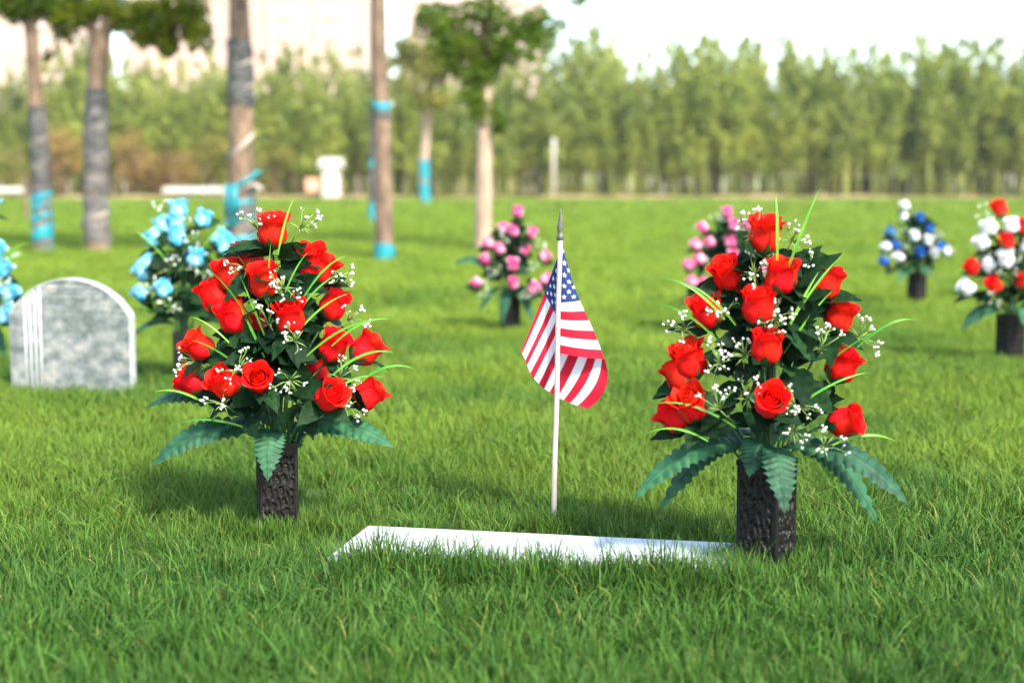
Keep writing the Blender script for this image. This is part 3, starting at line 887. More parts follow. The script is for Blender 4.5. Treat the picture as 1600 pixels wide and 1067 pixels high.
def tree(label, base, path, wraps, crown=(), bark=M_BARK, crown_mat=M_CROWN, limbs=(), strips=(), leaf=.07, seed=1, name='broadleaf_tree', group='trees with wrapped trunks on the lawn'):
    """path: [(px, py, width px)] top last; wraps: [(name, mat, py0, py1, grow)]; crown: [(px,py,dy,rx,ry,rz,n)] metres"""
    random.seed(seed)
    o = empty(name, base); Y = base.y; s = Y / F_PX
    tag(o, label, 'tree', group)
    loc = lambda px, py, dy=0: at(px, py, Y + dy) - base
    P = [loc(px, py) for px, py, w in path]; R = [w * s / 2 for px, py, w in path]
    P[0].z = -.05
    ys = [py for px, py, w in path]
    # resample
    def sample(py):
        for i in range(len(path) - 1):
            y0, y1 = path[i][1], path[i + 1][1]
            if y1 <= py <= y0:
                t = (y0 - py) / (y0 - y1)
                q = P[i].lerp(P[i + 1], t)
                return q, R[i] * (1 - t) + R[i + 1] * t
        return (P[0], R[0]) if py > ys[0] else (P[-1], R[-1])
    def ringed(py0, py1, n, grow, wob, fold=0.0):
        b = MB(); seg = 16
        V = []
        ph = random.uniform(0, 6)
        for i in range(n):
            t = i / (n - 1); py = py0 + (py1 - py0) * t
            c, r = sample(py)
            row = []
            for k in range(seg + 1):
                a = 2 * math.pi * (k % seg) / seg
                rr = r * grow * (1 + wob * math.sin(a * 3 + ph + t * 4) * .5 + wob * math.sin(a * 5 - t * 9 + ph) * .4) + r * fold * (math.sin(t * n * .9 + a * 1.0 + ph))
                ez = (.04 * r * 4 * math.sin(a * 2 + ph) if i in (0, n - 1) else 0)
                row.append((c.x + rr * math.cos(a), c.y + rr * math.sin(a), c.z + ez))
            V.append(row)
        b.grid(V)
        return b
    ringed(ys[0] + (0 if P[0].z < 0 else 0), ys[-1], 34, 1.0, .06).build('trunk', bark, o)
    for nm, m, a, b_, grow in wraps:
        n = max(5, int(abs(a - b_) / 5))
        ringed(a, b_, n, grow, .07, .055).build(nm, m, o)
    for nm, m, a, b_, turns, wd in strips:
        n = int(14 * turns) + 2; V = []
        ph = random.uniform(0, 6)
        for i in range(n):
            t = i / (n - 1); c, rr = sample(a + (b_ - a) * t)
            an = ph + 2 * math.pi * turns * t; hw = wd * s * .5 * (.55 + .45 * math.sin(t * 11 + ph)) * min(1, 6 * t + .2, 6 * (1 - t) + .2)
            rr *= 1.17 + .03 * math.sin(t * 17)
            V.append([(c.x + rr * math.cos(an) * k, c.y + rr * math.sin(an) * k, c.z + z) for z, k in ((-hw, .97), (-hw * .5, 1.02), (hw * .5, 1.03), (hw, .97))])
        b = MB(); b.grid(V); b.build(nm, m, o)
    for (x0, y0, x1, y1, dy, w0, w1) in limbs:
        a_, b_ = loc(x0, y0), loc(x1, y1, dy)
        md = a_.lerp(b_, .5) + Vector((0, 0, -.04))
        mb = MB(); mb.tube(bez(a_, md, b_, 7), [w0 * s / 2 * (1 - t) + w1 * s / 2 * t for t in np.linspace(0, 1, 7)], 8, wob=.1)
        mb.build('limb', bark, o)
    cl = []
    for (px, py, dy, rx, ry, rz, n) in crown:
        c = loc(px, py, dy); cl.append((tuple(c), (rx, ry, rz), int(n * .85)))
    if cl:
        v, q = leaf_cloud(cl, leaf, seed * 13)
        link('crown', fast_mesh('crown', v, q, crown_mat), o)
    KEEP_OUT.append((base.x, base.y, 0, R[0], R[0]))
    return o

def lump_crown(x0, x1, y0, y1, rx, n, cnt, seed, depth=.9, rz=None):
    """clump centres scattered over a pixel window"""
    r_ = random.Random(seed)
    return [(r_.uniform(x0, x1), r_.uniform(y0, y1), r_.uniform(-depth, depth), rx * r_.uniform(.7, 1.2), rx * r_.uniform(.7, 1.2), (rz or rx * .7) * r_.uniform(.7, 1.2), n) for _ in range(cnt)]

B = gpt(66, 393)
tree('tree with grey-wrapped trunk and cyan sleeve at its foot, nearest the left edge', B, [(67, 400, 30), (65, 300, 27), (58, 170, 24), (50, 60, 20), (44, 20, 20), (40, -60, 18)],
     [('trunk_wrap', M_WRAP, 302, 168, 1.12), ('trunk_wrap', M_WRAP2, 394, 302, 1.07)],
     [(25, 8, 0, .26, .4, .17, 900), (80, 8, .1, .28, .4, .18, 900), (120, 18, .1, .2, .3, .16, 500), (92, 45, .2, .11, .15, .15, 160), (-30, -10, .2, .3, .4, .2, 500), (75, 85, .3, .05, .08, .10, 50)] + lump_crown(-150, 160, -260, -40, .40, 420, 9, 4),
     strips=[('cyan_strip', M_CYAN, 394, 300, 3.6, 26), ('cyan_strip', M_CYAN, 352, 310, 2.0, 18), ('pale_strip', M_WRAP2, 300, 200, 2.6, 13)], limbs=[(48, 40, 100, -20, .1, 12, 6), (46, 40, -10, -30, -.2, 12, 6)], crown_mat=M_CROWN2, seed=21)
B = gpt(150, 394)
tree('tree with grey-wrapped trunk and bare pale foot under a wide leafy crown', B, [(152, 400, 40), (150, 340, 36), (150, 200, 32), (151, 130, 28), (156, 80, 30), (157, 55, 34)],
     [('trunk_wrap', M_WRAP, 262, 138, 1.12), ('trunk_wrap', M_WRAP2, 372, 262, 1.10)],
     [(225, 30, 0, .28, .4, .22, 1100), (285, 20, .1, .30, .4, .25, 1200), (260, 62, .1, .14, .2, .15, 420), (308, 50, 0, .16, .2, .19, 480), (265, 75, .1, .10, .15, .10, 200), (190, 25, .1, .2, .3, .15, 500), (225, 62, 0, .10, .2, .08, 160), (165, 10, 0, .25, .4, .16, 500), (115, 25, .1, .2, .3, .14, 350), (108, 55, .2, .08, .1, .10, 70)] + lump_crown(60, 330, -280, -30, .42, 450, 12, 5),
     strips=[('pale_strip', M_WRAP2, 375, 150, 5, 16), ('pale_strip', M_STRAP, 370, 300, 1.4, 12)], limbs=[(155, 70, 178, 8, 0, 22, 14), (178, 8, 215, -120, .2, 14, 7), (153, 72, 130, 0, .1, 20, 12), (130, 0, 90, -120, -.2, 12, 7), (165, 50, 260, 10, .1, 10, 5)], seed=22)
B = gpt(376, 398)
t375 = tree('thick tree with cyan cord knotted round its trunk behind the blue bouquet', B, [(377, 405, 46), (376, 330, 43), (376, 200, 38), (375, 80, 34), (373, 0, 29), (372, -120, 26)],
     [('trunk_wrap', M_WRAP, 165, 64, 1.14), ('trunk_wrap', M_WRAP2, 345, 292, 1.06), ('trunk_wrap', M_WRAP2, 398, 345, 1.05)],
     strips=[('cyan_strip', M_CYAN, 398, 345, 2.2, 26), ('cyan_strip', M_CYAN, 350, 300, 2.1, 24), ('pale_strip', M_STRAP, 150, 90, 1.6, 9)], crown=
     lump_crown(230, 500, -380, -170, .42, 420, 12, 6), limbs=[(372, -100, 320, -230, 0, 18, 9), (372, -100, 430, -220, .2, 18, 9)], seed=23)
def cord(root, Y):
    base = root.location
    s = Y / F_PX
    loc = lambda px, py, dy: at(px, py, Y + dy) - base
    r = 21 * s
    b = MB()
    ring = []
    for k in range(15):
        a = math.pi + math.pi * k / 14 * 1.0
        ring.append(loc(376 + 24 * math.cos(a), 283 - 13 * math.cos(a) * -1 * -1 - 4 * math.sin(a) * 1.0, r * 1.12 * math.sin(a)))
    b.tube(ring, 3.4 * s, 8)
    b.ball(loc(400, 272, -.01), 5.5 * s, 8, 6)
    b.tube([loc(402, 272, -.02), loc(407, 268, -.03)], 3 * s, 6)
    b.build('cord', M_CYAN, root)
    for x0, x1, y1, w in ((366, 362, 352, 4), (368, 374, 345, 3.4), (356, 353, 318, 3)):
        b = MB(); b.tube([loc(x0, 288, -r * 1.15), loc((x0 + x1) / 2 - 2, 315, -r * 1.3), loc(x1, y1, -r * 1.25)], [w * s, w * .8 * s, w * .7 * s], 7)
        b.build('cord_tail', M_CYAN, root)
    b = MB(); b.tube([loc(356, 247, -r * .5), loc(376, 232, -r * 1.05), loc(396, 210, -r * .4)], 3.6 * s, 8); b.build('strap', M_STRAP, root)
    b = MB(); b.tube([loc(372, 300, -r * 1.05), loc(396, 287, -r * .8), loc(410, 297, -r * .9)], [3 * s, 3 * s, 4.5 * s], 8); b.build('strap', M_STRAP, root)
cord(t375, B.y)
B = gpt(600, 402)
tree('slim tree with a cyan collar high on its trunk and a cyan foot', B, [(600, 408, 30), (600, 340, 28), (597, 200, 26), (592, 80, 25), (591, 0, 23), (590, -120, 20)],
     [('cyan_sleeve', M_CYAN, 403, 376, 1.14), ('cyan_collar', M_CYAN, 171, 159, 1.14), ('trunk_wrap', M_WRAP, 186, 172, 1.10)],
     lump_crown(440, 720, -400, -190, .42, 400, 11, 7), limbs=[(591, -100, 540, -230, 0, 16, 8), (591, -100, 650, -230, .2, 16, 8)], seed=24)
B = gpt(583, 347)
tree('thin dark trunk with cyan patches peeping out behind the slim collared tree', B, [(583, 350, 11), (583, 260, 10), (585, 160, 9), (587, 60, 8), (588, -60, 7)],
     [('trunk_wrap', M_WRAP, 310, 262, 1.2), ('cyan_sleeve', M_CYAN, 262, 250, 1.25), ('cyan_sleeve', M_CYAN, 348, 312, 1.25), ('trunk_wrap', M_WRAP, 250, 175, 1.2)],
     lump_crown(500, 660, -260, -60, .8, 260, 8, 8, 1.2), leaf=.12, crown_mat=M_YELLOW, seed=25)
B = gpt(664, 319)
tree('small forked tree with a cyan lower trunk far across the lawn', B, [(664, 322, 15), (663, 250, 14), (666, 195, 15), (667, 180, 17)],
     [('cyan_sleeve', M_CYAN, 318, 284, 1.12), ('cyan_sleeve', M_CYAN, 280, 249, 1.12)],
     lump_crown(615, 715, 70, 165, .75, 240, 17, 9, 1.5), limbs=[(666, 190, 645, 120, 0, 10, 5), (667, 190, 690, 110, .3, 11, 5)], leaf=.24, bark=M_PALEBARK, crown_mat=M_YELLOW, seed=26)
B = gpt(755, 388)
tree('pale smooth trunk under a dense dark crown, just left of the flag', B, [(756, 392, 32), (755, 365, 27), (756, 280, 25), (757, 205, 24), (757, 120, 20), (757, 30, 16)],
     [], [(758, 172, 0, .17, .25, .17, 420), (738, 150, -.1, .13, .2, .14, 300), (780, 195, -.1, .09, .12, .09, 120), (757, 110, 0, .18, .3, .2, 550), (715, 70, 0, .30, .35, .24, 1100), (790, 70, 0, .32, .35, .26, 1200), (685, 35, .1, .27, .3, .22, 900), (835, 45, .1, .25, .3, .22, 800), (740, 115, 0, .22, .3, .16, 600), (760, 20, 0, .3, .4, .2, 700), (905, 2, 0, .09, .1, .06, 70), (828, 90, 0, .08, .1, .06, 80)] + lump_crown(660, 860, -230, -30, .42, 480, 11, 10),
     limbs=[(757, 120, 710, 40, 0, 10, 6), (757, 110, 810, 40, .1, 10, 6), (757, 40, 757, -140, 0, 15, 8), (810, 40, 905, -10, 0, 6, 3)], bark=M_PALEBARK, crown_mat=M_CROWN2, seed=27)
B = gpt(40, 343)
tree('short brown bare sapling stake behind the leftmost wrapped tree', B, [(40, 345, 7), (40, 315, 6), (38, 270, 5)], [], [], seed=28, name='sapling_stake', group=None)

# ------------------------------------------------------------------ bamboo row, shrubs
def bamboo_variant(seed):
    g = np.random.default_rng(seed)
    H = 10.0
    culms = MB()
    clumps = []
    for k in range(13):
        x, y = g.uniform(-1.7, 1.7), g.uniform(-.9, .9)
        h = H * g.uniform(.45, 1.0) if k else H
        lx, ly = x + g.normal(0, .9), y + g.uniform(-.7, .7)
        pts = [Vector((x + (lx - x) * t ** 2, y + (ly - y) * t ** 2, h * t)) for t in np.linspace(0, 1, 7)]
        pts[0].z = -.2
        culms.tube(pts, [.052 * (1 - .8 * t) for t in np.linspace(0, 1, 7)], 5)
        nn = g.integers(4, 8)
        t0 = g.uniform(.38, .55)
        for i in range(nn):
            t = t0 + (1 - t0) * i / (nn - 1)
            c = np.array([x + (lx - x) * t * t, y + (ly - y) * t * t, h * t])
            r = g.uniform(.45, .95) * (1 - .62 * ((t - t0) / (1 - t0)) ** 1.5)
            clumps.append((c + g.uniform(-.5, .5, 3) * (1, 1, .5), (r, r, r * (1.2 + .9 * (t - t0) / (1 - t0))), int(60 * (r / .7) + 8)))
    v, q = leaf_cloud(clumps, .34, seed + 100, flat=1.6)
    return culms.mesh('culms', M_CULM), fast_mesh('foliage', v, q, M_BAMBOO)
BAMB = [bamboo_variant(s) for s in (1, 2, 3, 4, 5)]
def bamboo(px, Yd, top_py, k, label, group):
    p = at(px, 300, Yd); base = Vector((p.x, Yd, 0.0))
    h = (at(px, top_py, Yd).z) / 10.0
    o = empty('bamboo_clump', base, random.uniform(0, 6.28))
    w = h ** .5
    o.scale = (w * 1.05, w * 1.05, h)
    tag(o, label, 'bamboo', group)
    cu, fo = BAMB[k % len(BAMB)]
    link('culms', cu, o); link('foliage', fo, o)
random.seed(99)
LAND = [(0, 'the leftmost wrapped tree'), (150, 'the bare-footed wrapped tree'), (250, 'the orange brown shrub'), (375, 'the thick corded tree'), (518, 'the white pillar'), (598, 'the cyan collared tree'), (664, 'the small forked tree'),
        (755, 'the pale smooth trunk'), (865, 'the slim white post'), (960, 'the lawn right of the flag tip'), (1135, 'the half hidden pink bouquet'), (1195, 'the right red bouquet'), (1320, 'the pale shed'), (1430, 'the blue and white bouquet'), (1565, 'the red and white bouquet')]
SKY_X = [-80, 0, 60, 110, 200, 260, 330, 420, 480, 560, 640, 720, 800, 880, 930, 1000, 1060, 1130, 1170, 1230, 1290, 1340, 1400, 1450, 1520, 1560, 1620, 1700]
SKY_Y = [130, 135, 130, 85, 90, 130, 95, 100, 90, 105, 120, 135, 120, 80, 85, 105, 85, 58, 62, 85, 80, 105, 78, 72, 85, 68, 72, 80]
for row, (Yd, step, dh) in enumerate(((88, 44, 26), (91.5, 38, 6), (96, 42, -4))):
    px = -90 + row * 13
    i = 0
    while px < 1700:
        t = np.interp(px, SKY_X, SKY_Y) + dh + random.uniform(-26, 22)
        n_th = lambda k: f"{k}{'th' if 10 < k % 100 < 14 else {1: 'st', 2: 'nd', 3: 'rd'}.get(k % 10, 'th')}"
        vis = 0 < px < 1600
        if row == 0:
            if vis: i += 1
            lab = f"feathery bamboo clump in the far front row, {n_th(i)} from the photo's left edge" if vis else ('far bamboo clump cut by the left edge' if px < 800 else 'far bamboo clump cut by the right edge')
        else:
            near = min(LAND, key=lambda q: abs(q[0] - px))[1]
            lab = f'far bamboo clump, {("second", "rearmost")[row - 1]} row, behind {near}'
        bamboo(px, Yd + random.uniform(-.8, .8), t, random.randint(0, 4), lab, 'bamboo clumps beyond the lawn')
        px += step * random.uniform(.75, 1.3)
bamboo(886, 93, 30, 2, 'tallest pale bamboo plume rising above the belt left of the sky gap', 'bamboo clumps beyond the lawn')

def thicket():
    g = np.random.default_rng(77)
    b = MB()
    for k in range(700):
        y = g.uniform(97, 103); x = g.uniform(-.42, .42) * y; h = g.uniform(4.5, 7.5)
        b.tube([(x, y, -.1), (x + g.normal(0, .15), y, h * .5), (x + g.normal(0, .5), y, h)], [.055, .045, .015], 4, cap=False)
    me = b.mesh('thicket', M_CULM)
    o = link('bamboo_thicket', me)
    tag(o, 'tangle of thin yellow green stems filling the foot of the far bamboo belt', 'thicket', kind='stuff')
    cl = []
    for k in range(330):
        y = g.uniform(99, 106); x = g.uniform(-.42, .42) * y
        cl.append(((x, y, g.uniform(.6, 5.0)), (1.1, .8, .9), 60))
    v, q = leaf_cloud(cl, .34, 78, flat=1.5)
    link('undergrowth', fast_mesh('undergrowth', v, q, M_UNDER), o)
M_UNDER = mat('undergrowth_leaf', (0.12, 0.17, 0.025), (0.30, 0.34, 0.06), rough=.6, scale=.5, trans=.35, spec=.2)
thicket()
def shrub(px, py_top, w_px, Yd, m, label, seed):
    base = Vector((at(px, 300, Yd).x, Yd, .1))
    h = at(px, py_top, Yd).z; w = w_px * Yd / F_PX / 2
    o = empty('shrub', base); tag(o, label, 'shrub', 'autumn shrubs at the edge of the lawn')
    r_ = random.Random(seed)
    cl = [((r_.uniform(-w, w) * .6, r_.uniform(-.6, .6), h * r_.uniform(.25, .8)), (w * .5, w * .5, h * .24), 130) for _ in range(9)]
    v, q = leaf_cloud(cl, .26, seed)
    link('foliage', fast_mesh('foliage', v, q, m), o)
    st = MB()
    for k in range(6): st.tube([(r_.uniform(-.2, .2), 0, -.2), (r_.uniform(-w, w) * .5, r_.uniform(-.4, .4), h * .7)], [.06, .02], 5)
    st.build('stems', M_BARK, o)
for i, (px, pt, w, m, lab) in enumerate([(15, 210, 90, M_YELLOW, 'yellow green shrub at the far left edge of the lawn'), (95, 190, 90, M_RUST, 'rusty shrub between the two leftmost wrapped trees'),
        (205, 195, 90, M_RUST, 'brown shrub just right of the second wrapped tree'), (265, 215, 90, M_RUST, 'orange brown rounded shrub above the white rail'), (240, 245, 60, M_RUST, 'low reddish shrub in front of the brown ones'),
        (320, 205, 80, M_YELLOW, 'olive shrub left of the thick corded tree'), (430, 225, 70, M_YELLOW, 'olive shrub right of the thick corded tree')]):
    shrub(px, pt, w, 84 + (i % 3) * .9, m, lab, 300 + i)

# ------------------------------------------------------------------ small things at the far edge of the lawn
def box_thing(name, label, cat, px0, px1, py0, py1, Yd, depth, m, extra=None, z0=None):
    a, b = at(px0, py1, Yd), at(px1, py0, Yd)
    z0 = a.z if z0 is None else z0
    o = empty(name, ((a.x + b.x) / 2, Yd, z0)); tag(o, label, cat)
    return o, (b.x - a.x) / 2, b.z - z0
o, w, h = box_thing('concrete_pillar', 'white concrete pillar with a wide flat cap at the lawn edge', 'pillar', 506, 531, 249, 307, 82, .8, M_CONC, z0=.05)
b = MB(); b.box(-w, w, -w, w, -.1, h * .80); b.build('shaft', M_CONC, o, smooth=False)
b = MB(); b.box(-w * 1.45, w * 1.45, -w * 1.45, w * 1.45, h * .80, h * .97); b.box(-w * 1.2, w * 1.2, -w * 1.2, w * 1.2, h * .97, h * 1.03); b.build('cap', M_CONC, o, smooth=False)
o, w, h = box_thing('notice_board', 'small orange pink board on a post left of the white pillar', 'sign', 478, 497, 279, 305, 81.5, .1, M_ORANGE, z0=.05)
b = MB(); b.box(-w, w, -.03, .03, h * .38, h); b.build('board', M_ORANGE, o, smooth=False)
b = MB(); b.box(-.05, .05, -.02, .02, -.15, h * .39); b.build('post', M_BARK, o, smooth=False)
def rail(px0, px1, label):
    o, w, h = box_thing('low_rail', label, 'rail', px0, px1, 292.5, 306, 81, .1, M_CONC, z0=.06)
    b = MB(); b.box(-w, w, -.07, .07, h * .55, h); b.build('beam', M_CONC, o, smooth=False)
    n = max(2, int(w * 2 / 1.8))
    for i in range(n):
        x = -w + .15 + (2 * w - .3) * i / (n - 1)
        b = MB(); b.box(x - .06, x + .06, -.05, .05, -.15, h * .56); b.build('post', M_BARK, o, smooth=False)
rail(255, 400, 'long white rail at the lawn edge behind the corded tree'); rail(-40, 36, 'short white rail at the lawn edge by the left border')
o, w, h = box_thing('white_post', 'tall slim white post among the bamboo right of the pale trunk', 'post', 861.5, 868, 218, 291, 85, .1, M_CONC, z0=.05)
b = MB(); b.tube([(0, 0, -.2), (0, 0, h * .97), (0, 0, h), (0, 0, h * 1.02)], [w, w, w, w * .5], 12); b.build('shaft', M_CONC, o)
b = MB(); b.tube([(0, 0, -.1), (0, 0, .14), (0, 0, .18)], [w * 1.5, w * 1.5, w], 12); b.build('collar', M_CONC, o)
o, w, h = box_thing('shed', 'long low pale shed half seen through the bamboo on the right', 'shed', 1215, 1425, 232, 300, 89.4, 3, M_SHED, z0=0)
b = MB(); b.box(-w, w, 0, 1.2, h * .42, h * .9); b.build('wall', M_SHED, o, smooth=False)
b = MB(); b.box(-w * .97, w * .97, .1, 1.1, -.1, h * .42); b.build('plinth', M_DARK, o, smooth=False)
b = MB(); b.add([(-w * 1.02, -.2, h * .9), (w * 1.02, -.2, h * .9), (w * 1.02, 1.4, h * .9), (-w * 1.02, 1.4, h * .9), (-w * 1.02, .6, h * 1.04), (w * 1.02, .6, h * 1.04)], [(0, 1, 5, 4), (3, 4, 5, 2), (0, 4, 3), (1, 2, 5), (0, 3, 2, 1)]); b.build('roof', M_SHED, o, smooth=False)
for i in range(6):
    x = -w * .85 + 2 * w * .85 * i / 5
    b = MB(); b.box(x - .5, x + .5, -.04, .02, h * .55, h * .82); b.build('window', M_GLASS, o, smooth=False)

# ------------------------------------------------------------------ apartment towers behind the belt
def tower(px0, px1, Yd, H, label, cols, wall):
    a, b_ = at(px0, 300, Yd).x, at(px1, 300, Yd).x
    w = (b_ - a) / 2; D = 14
    o = empty('apartment_tower', ((a + b_) / 2, Yd, -.03)); tag(o, label, 'building')
    m = MB(); m.box(-w, w, 0, D, 0, H); m.build('wall', wall, o, smooth=False)
    m = MB(); m.box(-w * 1.02, w * 1.02, -.3, D + .3, H + .002, H + 1.2); m.build('roof', M_CREAM, o, smooth=False)
    step = 2 * w / cols
    gl = MB(); gl.box(-.75, .75, -.06, .05, -.8, .8); gm = gl.mesh('window', M_GLASS, False)
    bl = MB(); bl.box(-step * .30, step * .30, -.35, 0.02, -.5, .5); bm_ = bl.mesh('balcony', M_CREAM, False)
    for c in range(cols):
        x = -w + step * (c + .5)
        if c % 2 == 0:
            s_ = MB(); s_.box(x + step * .38, x + step * .50, -.5, .02, 0, H); s_.build('pilaster', M_CREAM, o, smooth=False)
        for f in range(int(H / 3) - 1):
            z = 3 * f + 2
            if z > 34: break
            if c % 2: link('balcony', bm_, o, (x, 0, z - .6))
            link('window', gm, o, (x, 0, z + .4) if c % 2 else (x, 0, z))
tower(-160, 130, 165, 46, 'pale pink apartment tower at the far left behind the trees', 7, M_PINKWALL)
tower(205, 350, 185, 52, 'pale pink apartment tower between the second and the corded tree', 4, M_PINKWALL)
tower(392, 575, 205, 48, 'pale pink apartment tower between the corded and the collared tree', 5, M_PINKWALL)
tower(640, 850, 230, 30, 'low pale pink apartment block behind the dense dark crown', 5, M_PINKWALL)

# ------------------------------------------------------------------ grass
def tuft(seed, nb=40, rad=.038, hmin=.030, hmax=.066, wid=.0022):
    g = np.random.default_rng(seed)
    V, Fq, tint, dry = [], [], [], []
    for k in range(nb):
        a = g.uniform(0, 6.283); r = rad * math.sqrt(g.random())
        x, y = r * math.cos(a), r * math.sin(a)
        h = g.uniform(hmin, hmax); w = wid * g.uniform(.6, 1.15)
        la = g.uniform(0, 6.283); ln = h * abs(g.normal(.5, .4))
        dx, dy = math.cos(la), math.sin(la)
        fa = la + math.pi / 2 + g.normal(0, .5)
        sx, sy = math.cos(fa), math.sin(fa)
        n0 = len(V)
        tv = np.clip(g.normal(.30, .24), 0, 1); dv = 1.0 if g.random() < .02 else (g.random() * .15)
        for i, (t, ww) in enumerate(((0, .8), (.4, 1), (.75, .7))):
            bx = x + dx * ln * t * t; by = y + dy * ln * t * t; bz = h * (t - .12 * (ln / h) * t * t)
            V += [(bx - sx * w * ww / 2, by - sy * w * ww / 2, bz), (bx + sx * w * ww / 2, by + sy * w * ww / 2, bz)]
        V.append((x + dx * ln, y + dy * ln, h * (1 - .22 * ln / h)))
        Fq += [(n0, n0 + 1, n0 + 3, n0 + 2), (n0 + 2, n0 + 3, n0 + 5, n0 + 4), (n0 + 4, n0 + 5, n0 + 6)]
        tint += [tv * .8, tv * .8, tv, tv, tv + .08, tv + .08, tv + .15]; dry += [dv * .6] * 4 + [dv] * 3
    me = mesh('grass_tuft', V, Fq, M_GRASS)
    for nm, d in (('tint', tint), ('dry', dry)):
        at_ = me.attributes.new(nm, 'FLOAT', 'POINT'); at_.data.foreach_set('value', np.array(d, np.float32))
    return me
tc_ = bpy.data.collections.new('grass_tufts')
for s in range(7):
    tc_.objects.link(bpy.data.objects.new('grass_tuft', tuft(500 + s)))

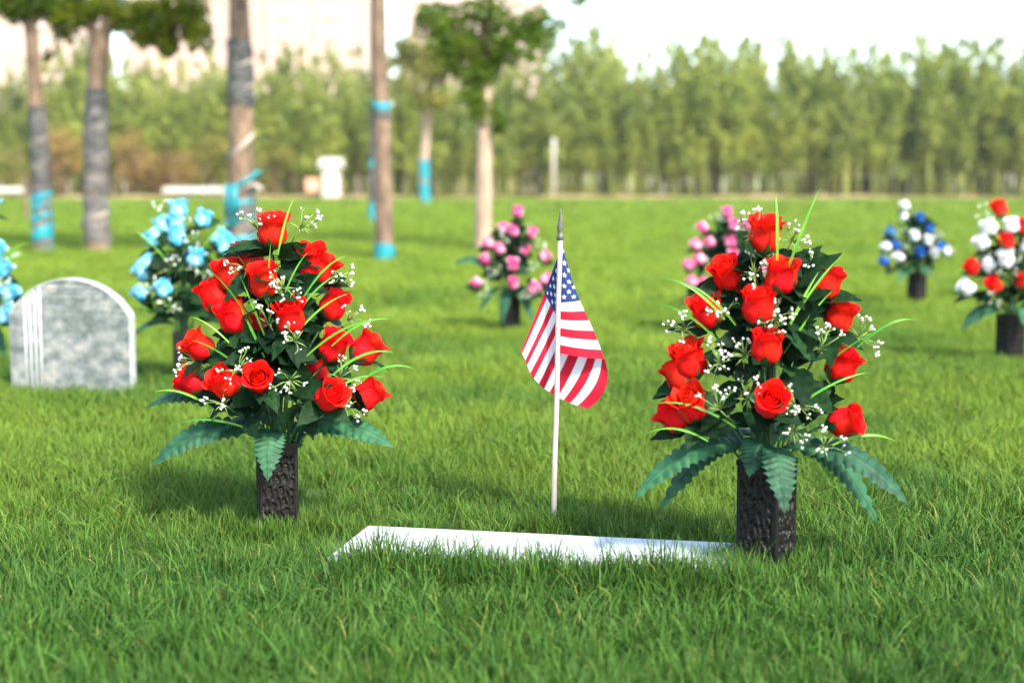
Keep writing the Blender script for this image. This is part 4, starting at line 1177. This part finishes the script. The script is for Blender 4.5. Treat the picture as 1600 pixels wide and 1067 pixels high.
def grass():
    pts, sc, ro, ix = [], [], [], []
    g = np.random.default_rng(5)
    zones = ((1.15, 3.4, 1150, 1.0, 1.0), (3.4, 6.5, 800, 1.0, 1.15), (6.5, 14, 330, 1.15, 1.6), (14, 34, 85, 1.5, 2.6), (34, 80.5, 17, 1.8, 5.5))
    for y0, y1, den, hs, ws in zones:
        half = lambda y: .36 * y * 1.12 + .7
        A = (half(y0) + half(y1)) * (y1 - y0)
        n = int(A * den * 1.15)
        y = y0 + (y1 - y0) * g.random(n); x = (g.random(n) * 2 - 1) * half(y1)
        ok = np.abs(x) < half(y)
        x, y = x[ok], y[ok]
        for (cx, cy, a, hw, hd) in KEEP_OUT:
            u = (x - cx) * math.cos(a) + (y - cy) * math.sin(a); v = -(x - cx) * math.sin(a) + (y - cy) * math.cos(a)
            pad = .030 * ws if hw > .1 else .010
            k = ~((np.abs(u) < hw + pad * .75) & (np.abs(v) < hd + pad * .75))
            x, y = x[k], y[k]
        n = len(x)
        wav = .5 + .5 * np.sin(x * 2.3 + 1.3 * np.sin(y * 1.7)) * np.sin(y * 2.9 + np.cos(x * 1.9))
        s = (.72 + .45 * wav) * g.uniform(.8, 1.2, n)
        pts.append(np.stack([x, y, np.zeros(n)], 1))
        sc.append(np.stack([s * ws, s * ws, s * hs], 1))
        ro.append(np.stack([g.normal(0, .25, n), g.normal(0, .25, n), g.uniform(0, 6.283, n)], 1))
        ix.append(g.integers(0, 7, n))
    # uncut fringe along the near edge of the marker slab
    cx, cy, a, hw, hd = SLAB
    n = 460
    u = g.uniform(-hw + .05, hw + .02, n); v = -hd - .012 - np.abs(g.normal(0, .025, n))
    pts.append(np.stack([cx + u * math.cos(a) - v * math.sin(a), cy + u * math.sin(a) + v * math.cos(a), np.zeros(n)], 1))
    s = g.uniform(.65, 1.15, n); tall = np.where(g.random(n) < .22, 1.6, 1.0); sc.append(np.stack([s * .9, s * .9, s * tall], 1))
    ro.append(np.stack([g.normal(0, .2, n), g.normal(0, .2, n), g.uniform(0, 6.283, n)], 1)); ix.append(g.integers(0, 7, n))
    # longer blades the mower misses, close round the stones, vases and stick
    for (cx, cy, a, hw, hd) in KEEP_OUT:
        if cy > 9 or (cx, cy) == SLAB[:2]: continue
        n = int(60 + 500 * hw)
        side = g.integers(0, 4, n); along = g.uniform(-1, 1, n); off = .010 + np.abs(g.normal(0, .018, n))
        u = np.where(side < 2, along * hw, np.where(side == 2, hw + off, -hw - off)); v = np.where(side == 0, hd + off, np.where(side == 1, -hd - off, along * hd))
        pts.append(np.stack([cx + u * math.cos(a) - v * math.sin(a), cy + u * math.sin(a) + v * math.cos(a), np.zeros(n)], 1))
        s = g.uniform(.75, 1.15, n); sc.append(np.stack([s * .7, s * .7, s], 1))
        ro.append(np.stack([g.normal(0, .12, n), g.normal(0, .12, n), g.uniform(0, 6.283, n)], 1)); ix.append(g.integers(0, 7, n))
    pts, sc, ro, ix = map(np.concatenate, (pts, sc, ro, ix))
    me = bpy.data.meshes.new('grass')
    me.vertices.add(len(pts)); me.vertices.foreach_set('co', pts.astype(np.float32).reshape(-1))
    for nm, d in (('scl', sc), ('rot', ro)):
        a = me.attributes.new(nm, 'FLOAT_VECTOR', 'POINT'); a.data.foreach_set('vector', d.astype(np.float32).reshape(-1))
    a = me.attributes.new('idx', 'INT', 'POINT'); a.data.foreach_set('value', ix.astype(np.int32))
    me.materials.append(M_GRASS)
    o = bpy.data.objects.new('grass', me); COL.objects.link(o)
    tag(o, 'thick green lawn grass with dry yellow blades', 'grass', kind='stuff')
    ng = bpy.data.node_groups.new('scatter_tufts', 'GeometryNodeTree')
    ng.interface.new_socket(name='Geometry', in_out='INPUT', socket_type='NodeSocketGeometry')
    ng.interface.new_socket(name='Geometry', in_out='OUTPUT', socket_type='NodeSocketGeometry')
    N, L = ng.nodes, ng.links
    gi, go = N.new('NodeGroupInput'), N.new('NodeGroupOutput')
    ci = N.new('GeometryNodeCollectionInfo'); ci.inputs['Collection'].default_value = tc_
    ci.inputs['Separate Children'].default_value = True; ci.inputs['Reset Children'].default_value = True
    ip = N.new('GeometryNodeInstanceOnPoints'); ip.inputs['Pick Instance'].default_value = True
    def attr(nm, ty):
        a = N.new('GeometryNodeInputNamedAttribute'); a.data_type = ty; a.inputs['Name'].default_value = nm
        return a.outputs['Attribute']
    e2r = N.new('FunctionNodeEulerToRotation'); L.new(attr('rot', 'FLOAT_VECTOR'), e2r.inputs[0])
    L.new(gi.outputs[0], ip.inputs['Points']); L.new(ci.outputs[0], ip.inputs['Instance'])
    L.new(attr('idx', 'INT'), ip.inputs['Instance Index']); L.new(e2r.outputs[0], ip.inputs['Rotation']); L.new(attr('scl', 'FLOAT_VECTOR'), ip.inputs['Scale'])
    L.new(ip.outputs[0], go.inputs[0])
    md = o.modifiers.new('scatter', 'NODES'); md.node_group = ng
    print('tufts', len(pts))
grass()

# ------------------------------------------------------------------ haze in the air
hb = MB(); hb.box(-400, 400, -30, 800, -1.1, 62)
hm = bpy.data.materials.new('haze'); hm.use_nodes = True
hn = hm.node_tree.nodes; hn.clear()
ho = hn.new('ShaderNodeOutputMaterial'); hv = hn.new('ShaderNodeVolumePrincipled')
hv.inputs['Color'].default_value = (0.97, 0.96, 0.92, 1)
hv.inputs['Density'].default_value = 0.0004
hv.inputs['Anisotropy'].default_value = 0.2
hm.node_tree.links.new(hv.outputs[0], ho.inputs['Volume'])
tag(hb.build('haze', hm, smooth=False), 'thin pale haze over the lawn and the far trees', 'haze', kind='stuff')
